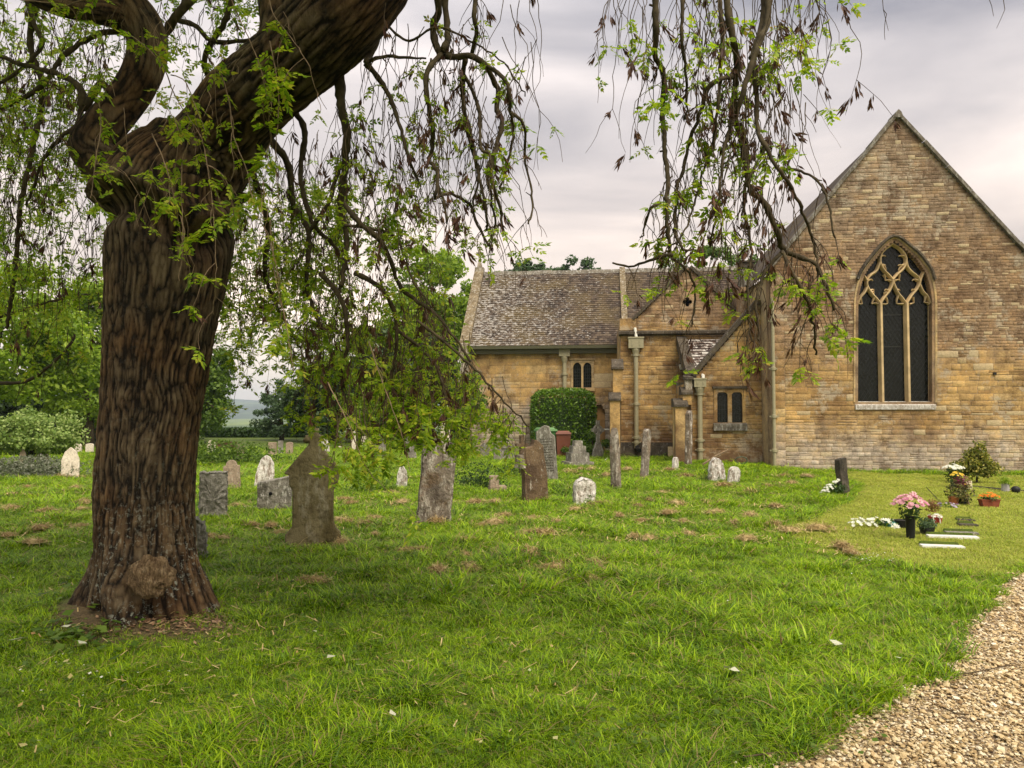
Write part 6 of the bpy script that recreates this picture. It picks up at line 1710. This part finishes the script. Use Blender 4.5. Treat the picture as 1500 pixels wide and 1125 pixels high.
def f1(o, m):   # tall black vase of pink flowers
    b = MB(); b.lathe([(.055, -.02), (.065, .05), (.075, .36), (.085, .37)], 0, 0, 14).build('vase', M['iron'], o, smooth=True)
    leaves(o, (0, 0, .46), .17, 260, .035, M['dkleaf'], 1); blooms(MB(), (0, 0, .56), .25, 60, .05, 2).build('flower_heads', P_PET, o)
arrangement('flower_vase', 1334, 790, 'tall black vase of pink flowers standing on the mown grass', 'flower vase', f1)
def f2(o, m):
    b = MB()
    for x, z in ((-.28, .05), (-.12, .04), (0.02, .06), (.15, .03), (.26, .02)): blooms(b, (x, 0, z), .14, 12, .045, int(50 + x * 100), .5)
    b.build('flower_heads', W_PET, o); leaves(o, (.2, .05, .06), .22, 160, .04, M['midleaf'], 3, .4)
    MB().prism([(.18, .01), (.62, .02), (.62, .10), (.18, .09)], -.05, .05).build('wrapping', plain('teal_paper', (.05, .28, .26), .5), o)
arrangement('laid_bouquet', 1281, 772, 'white flower spray in teal wrapping laid on the mown grass', 'bouquet', f2, -4)
def f3(o, m): b = MB(); b.lathe([(.09, -.02), (.12, .13), (.13, .14)], 0, 0, 12).build('pot', M['iron'], o)
arrangement('black_flowerpot', 1322, 774, 'small black pot behind the tall pink flower vase', 'flowerpot', f3)
def f4(o, m):
    b = MB(); b.lathe([(.085, -.02), (.11, .11), (.115, .12)], 0, 0, 12).build('pot', M['iron'], o); leaves(o, (0, 0, .17), .15, 700, .02, M['blueleaf'], 4, .75)
arrangement('potted_shrub', 1358, 784, 'small round grey green plant in a black pot at the end of a white slab', 'potted plant', f4)
def f5(o, m):
    b = MB(); b.lathe([(.10, -.02), (.14, .14), (.15, .15)], 0, 0, 8).build('pot', plain('red_pot', (.35, .04, .035), .6), o); leaves(o, (-.04, 0, .36), .15, 260, .028, leafmat('dry_brown_leaf', [(.14, .07, .02), (.24, .13, .04)], .2), 5)
    blooms(MB(), (-.02, -.05, .15), .13, 18, .032, 6, .3).build('flower_heads', W_PET, o); MB().tube([(-.1, -.14, -.01), (-.13, -.15, .2)], .012, 5).tube([(.02, -.15, -.01), (.0, -.16, .18)], .012, 5).build('white_picket', M['white'], o)
arrangement('flowerpot', 1370, 767, 'red pot of white flowers with a dry brown plant behind it', 'flowerpot', f5)
def f6(o, m):
    MB().prism([(-.19, -.01), (.19, -.01), (.24, .19), (-.24, .19)], -.09, .09).box(-.25, .25, -.10, .10, .191, .22).build('trough', plain('terracotta', (.20, .055, .025), .8), o)
    leaves(o, (0, 0, .24), .2, 160, .03, M['dkleaf'], 7, .4); b = MB(); blooms(b, (-.14, 0, .27), .13, 16, .04, 8); blooms(b, (.02, 0, .3), .15, 20, .04, 9); blooms(b, (.16, 0, .27), .12, 14, .04, 10); b.build('flower_heads', O_PET, o)
arrangement('flower_trough', 1449, 743, 'brown trough of bright orange flowers right of the tall mixed arrangement', 'flowerpot', f6)
def f7(o, m):
    b = MB(); b.lathe([(.07, -.02), (.1, .2)], 0, 0, 10).build('pot', M['iron'], o); leaves(o, (0, 0, .42), .24, 420, .04, M['dkleaf'], 11, 1.2); blooms(MB(), (0, 0, .62), .29, 70, .05, 12, .22).build('flower_heads', W_PET, o)
arrangement('flowerpot', 1397, 714, 'pot of flat-topped white flowers left of the golden shrub', 'flowerpot', f7)
def f8(o, m):
    b = MB(); b.lathe([(.09, -.02), (.12, .2)], -.15, 0, 10).build('pot', plain('terracotta_pot', (.34, .12, .04), .8), o); MB().lathe([(.1, -.02), (.12, .18)], .1, .05, 10).build('pot', M['iron'], o)
    leaves(o, (0, 0, .3), .32, 700, .04, leafmat('mixed_leaf', [(.03, .05, .01), (.08, .1, .02), (.22, .2, .06), (.12, .03, .04)], .2), 13, 1.0); leaves(o, (.05, 0, .55), .2, 240, .035, R_PET, 14, 1.0)
    b = MB(); blooms(b, (-.05, 0, .72), .12, 16, .04, 15); blooms(b, (.1, -.1, .45), .07, 6, .04, 16); b.build('flower_heads', Y_PET, o); MB().tube([(.12, -.2, 0), (.02, -.15, .35)], .018, 6).build('stake', M['straw_twig'], o)
arrangement('mixed_flower_arrangement', 1406, 739, 'tall mixed arrangement of yellow and wine red flowers in pots', 'flower arrangement', f8)
def f9(o, m): MB().box(-.08, .08, -.03, .03, -.02, .24, .004).build('plaque', plain('cream_plaque', (.6, .55, .36), .6), o)
arrangement('grave_marker', 1419, 717, 'small cream marker at the foot of the golden shrub', 'grave marker', f9)
def f10(o, m):
    b = MB(); b.lathe([(.09, -.02), (.09, .19), (.1, .2)], 0, 0, 14).build('pot', plain('grey_pot', (.40, .38, .37), .6), o); leaves(o, (0, 0, .27), .18, 200, .035, M['ltleaf'], 17, .7)
arrangement('potted_plant', 1473, 720, 'round grey pot with a light green plant near the right edge', 'potted plant', f10)
def f11(o, m):
    b = MB(); b.lathe([(.03, -.01), (.09, .04), (.1, .12), (.05, .17)], 0, 0, 12).lathe([(.05, 0), (.07, .07)], .25, -.05, 10).build('bowls', M['iron'], o, smooth=True)
arrangement('black_ornament', 1488, 722, 'black rounded grave ornament at the right edge', 'ornament', f11)
def f12(o, m): blooms(MB(), (0, 0, .04), .2, 26, .035, 19, .25).build('flower_heads', V_PET, o); leaves(o, (0, 0, .04), .18, 60, .03, M['midleaf'], 20, .3)
arrangement('violet_flowers', 1389, 744, 'low patch of violet and white flowers in the mown grass', 'flowers', f12)
def f13(o, m):
    b = MB(); blooms(b, (-.16, 0, .16), .13, 16, .045, 21); blooms(b, (-.25, 0, .05), .1, 9, .045, 22); blooms(b, (.0, 0, .3), .09, 9, .04, 23); b.build('flower_heads', W_PET, o); leaves(o, (.02, 0, .14), .2, 260, .045, M['dkleaf'], 24, .9)
arrangement('bouquet', 1226, 726, 'white flowers with dark leaves propped against the dark leaning slab', 'bouquet', f13)
def f14(o, m): blooms(MB(), (0, 0, .08), .07, 8, .03, 25).build('flower_heads', W_PET, o); leaves(o, (0, 0, .1), .12, 110, .025, M['midleaf'], 26)
arrangement('small_flowers', 862, 742, 'tiny white flowers with leaves before the low white-topped stone', 'flowers', f14)
arrangement('small_flowers', 889, 677, 'tiny white and dark flowers left of the edge-on grey headstone', 'flowers', f14)
arrangement('small_flowers', 667, 672, 'white flowers on a low grave right of the lichened gravestone', 'flowers', f14)
# flat slabs set in the turf
for px, py, w_px, lab in ((1395, 789, 68, 'long white slab set in the turf beside the round potted plant'), (1380, 803, 58, 'white slab set in the turf, nearest to the path'), (1408, 783, 44, 'narrow grey slab set in the turf, third from the path'), (1418, 771, 26, 'small dark slab set in the turf below the orange flowers'), (1415, 764, 24, 'small dark slab farthest up the row of turf slabs')):
    g = G(px, py); m_ = g.y / F; w = w_px * m_; dk = 'dark' in lab
    b = MB(); b.box(-w / 2, w / 2, -.07, .07, -.03, .036, .008); o = b.build('turf_slab', M['post'] if dk else (M['grey'] if 'grey' in lab else M['slabw']), None, g); o.rotation_euler = (0, 0, R(-13)); o['label'] = lab; o['category'] = 'grave slab'; o['group'] = 'flat slabs set in the turf'
    bb = MB(); bb.box(-w / 2, w / 2, .08, .16, -.03, .06, .03); bb.build('turf_edge', M['turf'], o)
b = MB(); a, c = P(1357, 714, 15.5), G(1379, 736); b.tube([a, c], .008, 5); o = b.build('leaning_stick', M['iron']); o['label'] = 'thin dark stick leaning in the mown grass'; o['category'] = 'stick'
b = MB(); a, c = G(1425, 713), G(1500, 722); b.tube([a + Vector((0, 0, .0)), (a + c) / 2 + Vector((0, 0, .01)), c + Vector((.4, 0, 0))], .04, 6); o = b.build('edging_strip', M['post']); o['label'] = 'dark edging strip along the bed of the golden shrub'; o['category'] = 'edging'
# hose on the plinth
b = MB(); g = G(1086, 683); b.tube([(g.x + .17 * math.cos(a_ / 2), g.y, g.z + .16 + .1 * math.sin(a_ / 2)) for a_ in range(14)], .012, 5); o = b.build('garden_hose', plain('green_hose', (.02, .06, .03), .5)); o['label'] = 'coiled dark green hose at the foot of the low wing'; o['category'] = 'hose'

# ------------------------------------------------------------------ clumps of dry mown grass
t = NT('dry_clippings'); t.b.inputs['Roughness'].default_value = 0.9
t.col(t.ramp(t.rnd(), [(0, (.18, .11, .04)), (.5, (.36, .26, .11)), (1, (.54, .42, .21))])); M['hay'] = t.m
def hay_mesh(seed):
    r = np.random.default_rng(seed); V_, F_ = [], []
    for i in range(150):
        a = r.uniform(0, 6.28); rr = math.sqrt(r.random()); p = np.array([rr * math.cos(a), rr * .7 * math.sin(a), .42 * (1 - rr ** 2) * r.uniform(.3, 1)])
        d = np.array([r.normal(), r.normal(), r.normal() * .3]); d /= np.linalg.norm(d); L_ = r.uniform(.2, .6); w = np.cross(d, [0, 0, 1]) * .018
        b = len(V_); mid = p + np.array([0, 0, .05]); V_ += [p - d * L_ - w, p - d * L_ + w, mid + w, mid - w, p + d * L_ * .8 + w * .6, p + d * L_ * .8 - w * .6]; F_ += [(b, b + 1, b + 2, b + 3), (b + 3, b + 2, b + 4, b + 5)]
    b0 = len(V_); n = 14; V_.append(np.array([0, 0, .30]))
    for ring_, (q_, z) in enumerate(((.5, .2), (.85, -.05))):
        for k in range(n): a = 6.283 * k / n; j = r.uniform(.5, 1.1); V_.append(np.array([q_ * j * math.cos(a), .7 * q_ * j * math.sin(a), z]))
    F_ += [(b0, b0 + 1 + k, b0 + 1 + (k + 1) % n) for k in range(n)] + [(b0 + 1 + k, b0 + 1 + n + k, b0 + 1 + n + (k + 1) % n, b0 + 1 + (k + 1) % n) for k in range(n)]
    return mesh('hay_clump', V_, F_, [M['hay']])
HM = [hay_mesh(i) for i in range(4)]
hp = [(70, 752), (20, 748), (15, 790), (40, 718), (118, 752), (115, 722), (140, 700), (20, 728), (60, 780), (118, 776), (332, 795), (305, 790), (395, 775), (410, 785), (350, 745), (370, 772), (520, 740), (585, 742), (500, 768), (548, 764), (504, 800), (705, 772), (768, 788), (800, 787), (745, 760), (725, 740), (728, 772), (690, 800), (590, 813), (612, 812), (684, 818), (686, 840), (640, 845), (765, 815), (780, 818), (812, 842), (830, 832), (868, 834), (870, 850), (860, 857), (850, 753), (935, 770), (928, 792), (948, 795), (980, 755), (965, 725), (1010, 700), (1000, 720), (990, 742), (1060, 740), (1095, 727), (1078, 772), (1050, 755), (1095, 797), (1245, 815), (1235, 806), (1160, 712), (1150, 700), (1125, 715), (1130, 745), (640, 770), (1000, 770), (880, 745), (905, 760), (700, 740), (550, 790), (460, 860), (470, 780), (275, 735), (130, 740), (90, 760), (50, 800), (100, 700), (575, 725), (618, 702), (535, 772), (508, 735), (780, 765), (822, 770), (1030, 740), (1060, 716), (1180, 700), (930, 745), (955, 735), (890, 700), (920, 690), (870, 690), (850, 690), (835, 697), (980, 690), (1015, 790), (1155, 785), (1200, 780), (1100, 760), (1130, 775)]
for i, (px, py) in enumerate(hp):
    g = G(px + rng.normal(0, 3), py + rng.normal(0, 1)); s_ = rng.uniform(.065, .125) * (1.0 + .035 * g.y)
    o = link('hay_clump', HM[i % 4], None, (g.x, g.y, g.z + .055)); o.scale = (s_ * 1.3, s_, s_ * 1.15); o.rotation_euler = (0, 0, rng.uniform(0, 6.28))
    o['label'] = 'brown clump of dried grass clippings lying on the lawn'; o['category'] = 'grass clump'; o['group'] = 'clumps of dried grass clippings'
# pale patches, fallen leaves, daisies
def litter(name, pts, size, mat, label, seed, aspect=.6, lift=.05):
    r = np.random.default_rng(seed); P_ = np.array([[g.x, g.y, g.z + lift] for g in pts]); V_, F_ = leaf_cloud(P_, np.full(len(P_), .01), 1, size, r, .3, 3, aspect); o = link(name, mesh(name, V_, F_, [mat]), None, kind='stuff'); o['label'] = label
rr2 = random.Random(9)
litter('fallen_leaves', [G(rr2.uniform(0, 1150), rr2.uniform(830, 1110)) for _ in range(90)], .02, leafmat('fallen_leaf', [(.30, .16, .05), (.42, .36, .14), (.35, .42, .24)], .1), 'fallen leaves scattered in the foreground grass', 1, .55, .06)
litter('fallen_leaves', [G(x, y) for x, y in ((1075, 1000), (1068, 998), (485, 982), (905, 902), (1225, 960), (621, 890), (635, 877), (1316, 985), (24, 955), (175, 905), (575, 1070), (95, 930), (120, 960))], .042, leafmat('pale_fallen_leaf', [(.45, .47, .36), (.6, .58, .45)], .1), 'larger pale leaves on the grass', 2, .6, .09)
litter('daisies', [G(rr2.gauss(110, 55), rr2.gauss(1000, 22)) for _ in range(22)] + [G(rr2.uniform(1245, 1310), rr2.uniform(819, 833)) for _ in range(46)] + [G(rr2.uniform(925, 1045), rr2.uniform(850, 878)) for _ in range(12)] + [G(rr2.uniform(560, 1300), rr2.uniform(850, 960)) for _ in range(12)], .008, W_PET, 'small white daisies in the grass', 3, 1, .085)
litter('bark_litter', [G(rr2.gauss(285, 62), rr2.gauss(902, 16)) for _ in range(1100)], .019, leafmat('bark_chip', [(.10, .05, .03), (.25, .14, .08), (.42, .28, .17)], .05), 'bark chips and dead leaves round the foot of the ash', 4, .5, .015)
litter('bark_litter', [G(rr2.uniform(1120, 1500), rr2.uniform(860, 1110)) for _ in range(40)], .014, leafmat('path_leaf', [(.10, .04, .02), (.2, .12, .05)], .05), 'brown leaf scraps on the gravel', 5, .4, .03)
b = MB()
for pts in (([(1330, 1000), (1370, 998), (1420, 996), (1480, 985)]), ([(1380, 1045), (1400, 1055), (1420, 1057)]), ([(1090, 1118), (1140, 1112), (1200, 1118)])):
    b.tube([G(x, y) + Vector((0, 0, .035)) for x, y in pts], .004, 5)
o = b.build('path_twigs', M['twig'], kind='stuff'); o['label'] = 'thin dead twigs lying on the gravel'
litter('clover', [G(rr2.uniform(0, 1300), rr2.uniform(800, 1120)) for _ in range(1500)], .016, M['midleaf'], 'clover and small broad weeds among the grass', 7, .9, .055)
def straw(pts, n, spread, mat, label, seed):
    r = np.random.default_rng(seed); V_, F_ = [], []
    for i in range(n):
        c = pts[r.integers(0, len(pts))]; x, y = c[0] + r.normal(0, spread * 1.6), c[1] + r.normal(0, spread * .8); a = r.uniform(0, 6.28); L_ = r.uniform(.012, .04) * (1 + .05 * y)
        z = float(gz(x, y)) + r.uniform(.03, .075); d = np.array([math.cos(a) * L_, math.sin(a) * L_, r.normal(0, .01)]); w = np.array([-math.sin(a), math.cos(a), 0]) * .0018 * (1 + .22 * y)
        b = len(V_); p = np.array([x, y, z]); V_ += [p - d - w, p - d + w, p + d + w, p + d - w]; F_.append((b, b + 1, b + 2, b + 3))
    o = link('dry_clippings', mesh('dry_clippings', V_, F_, [mat]), None, kind='stuff'); o['label'] = label
straw([G(*q_) for q_ in hp] , 5200, .22, M['hay'], 'scattered scraps of dry cut grass on the lawn', 12)
straw([G(rr2.uniform(0, 900), rr2.uniform(850, 1110)) for _ in range(70)], 420, .14, M['hay'], 'scattered dry straw in the foreground grass', 13)
# broad-leaved weeds around the ash foot
litter('broad_weeds', [G(rr2.gauss(95, 55), rr2.gauss(915, 35)) for _ in range(120)], .035, M['midleaf'], 'broad-leaved weeds at the left of the ash foot', 6, .8, .06)

# ------------------------------------------------------------------ air
hz_m = bpy.data.materials.new('haze_air'); hz_m.use_nodes = True; ht = hz_m.node_tree; ht.nodes.clear()
ho = ht.nodes.new('ShaderNodeOutputMaterial'); pv = ht.nodes.new('ShaderNodeVolumePrincipled'); pv.inputs['Color'].default_value = (.72, .84, 1.0, 1); pv.inputs['Density'].default_value = 0.00028; pv.inputs['Anisotropy'].default_value = 0.0
ht.links.new(pv.outputs[0], ho.inputs['Volume'])
hb = MB().box(-3010, 3010, -310, 3410, -75, 95).build('haze', hz_m, kind='stuff'); hb['label'] = 'thin blue air over the fields'
for o in sc.objects:
    if o.name.startswith('ground') or o.name.startswith('hills') or o.name.startswith('path'): pass
print('TRIS', sum(len(o.data.polygons) * 2 for o in sc.objects if o.type == 'MESH'), 'OBJ', len(sc.objects))
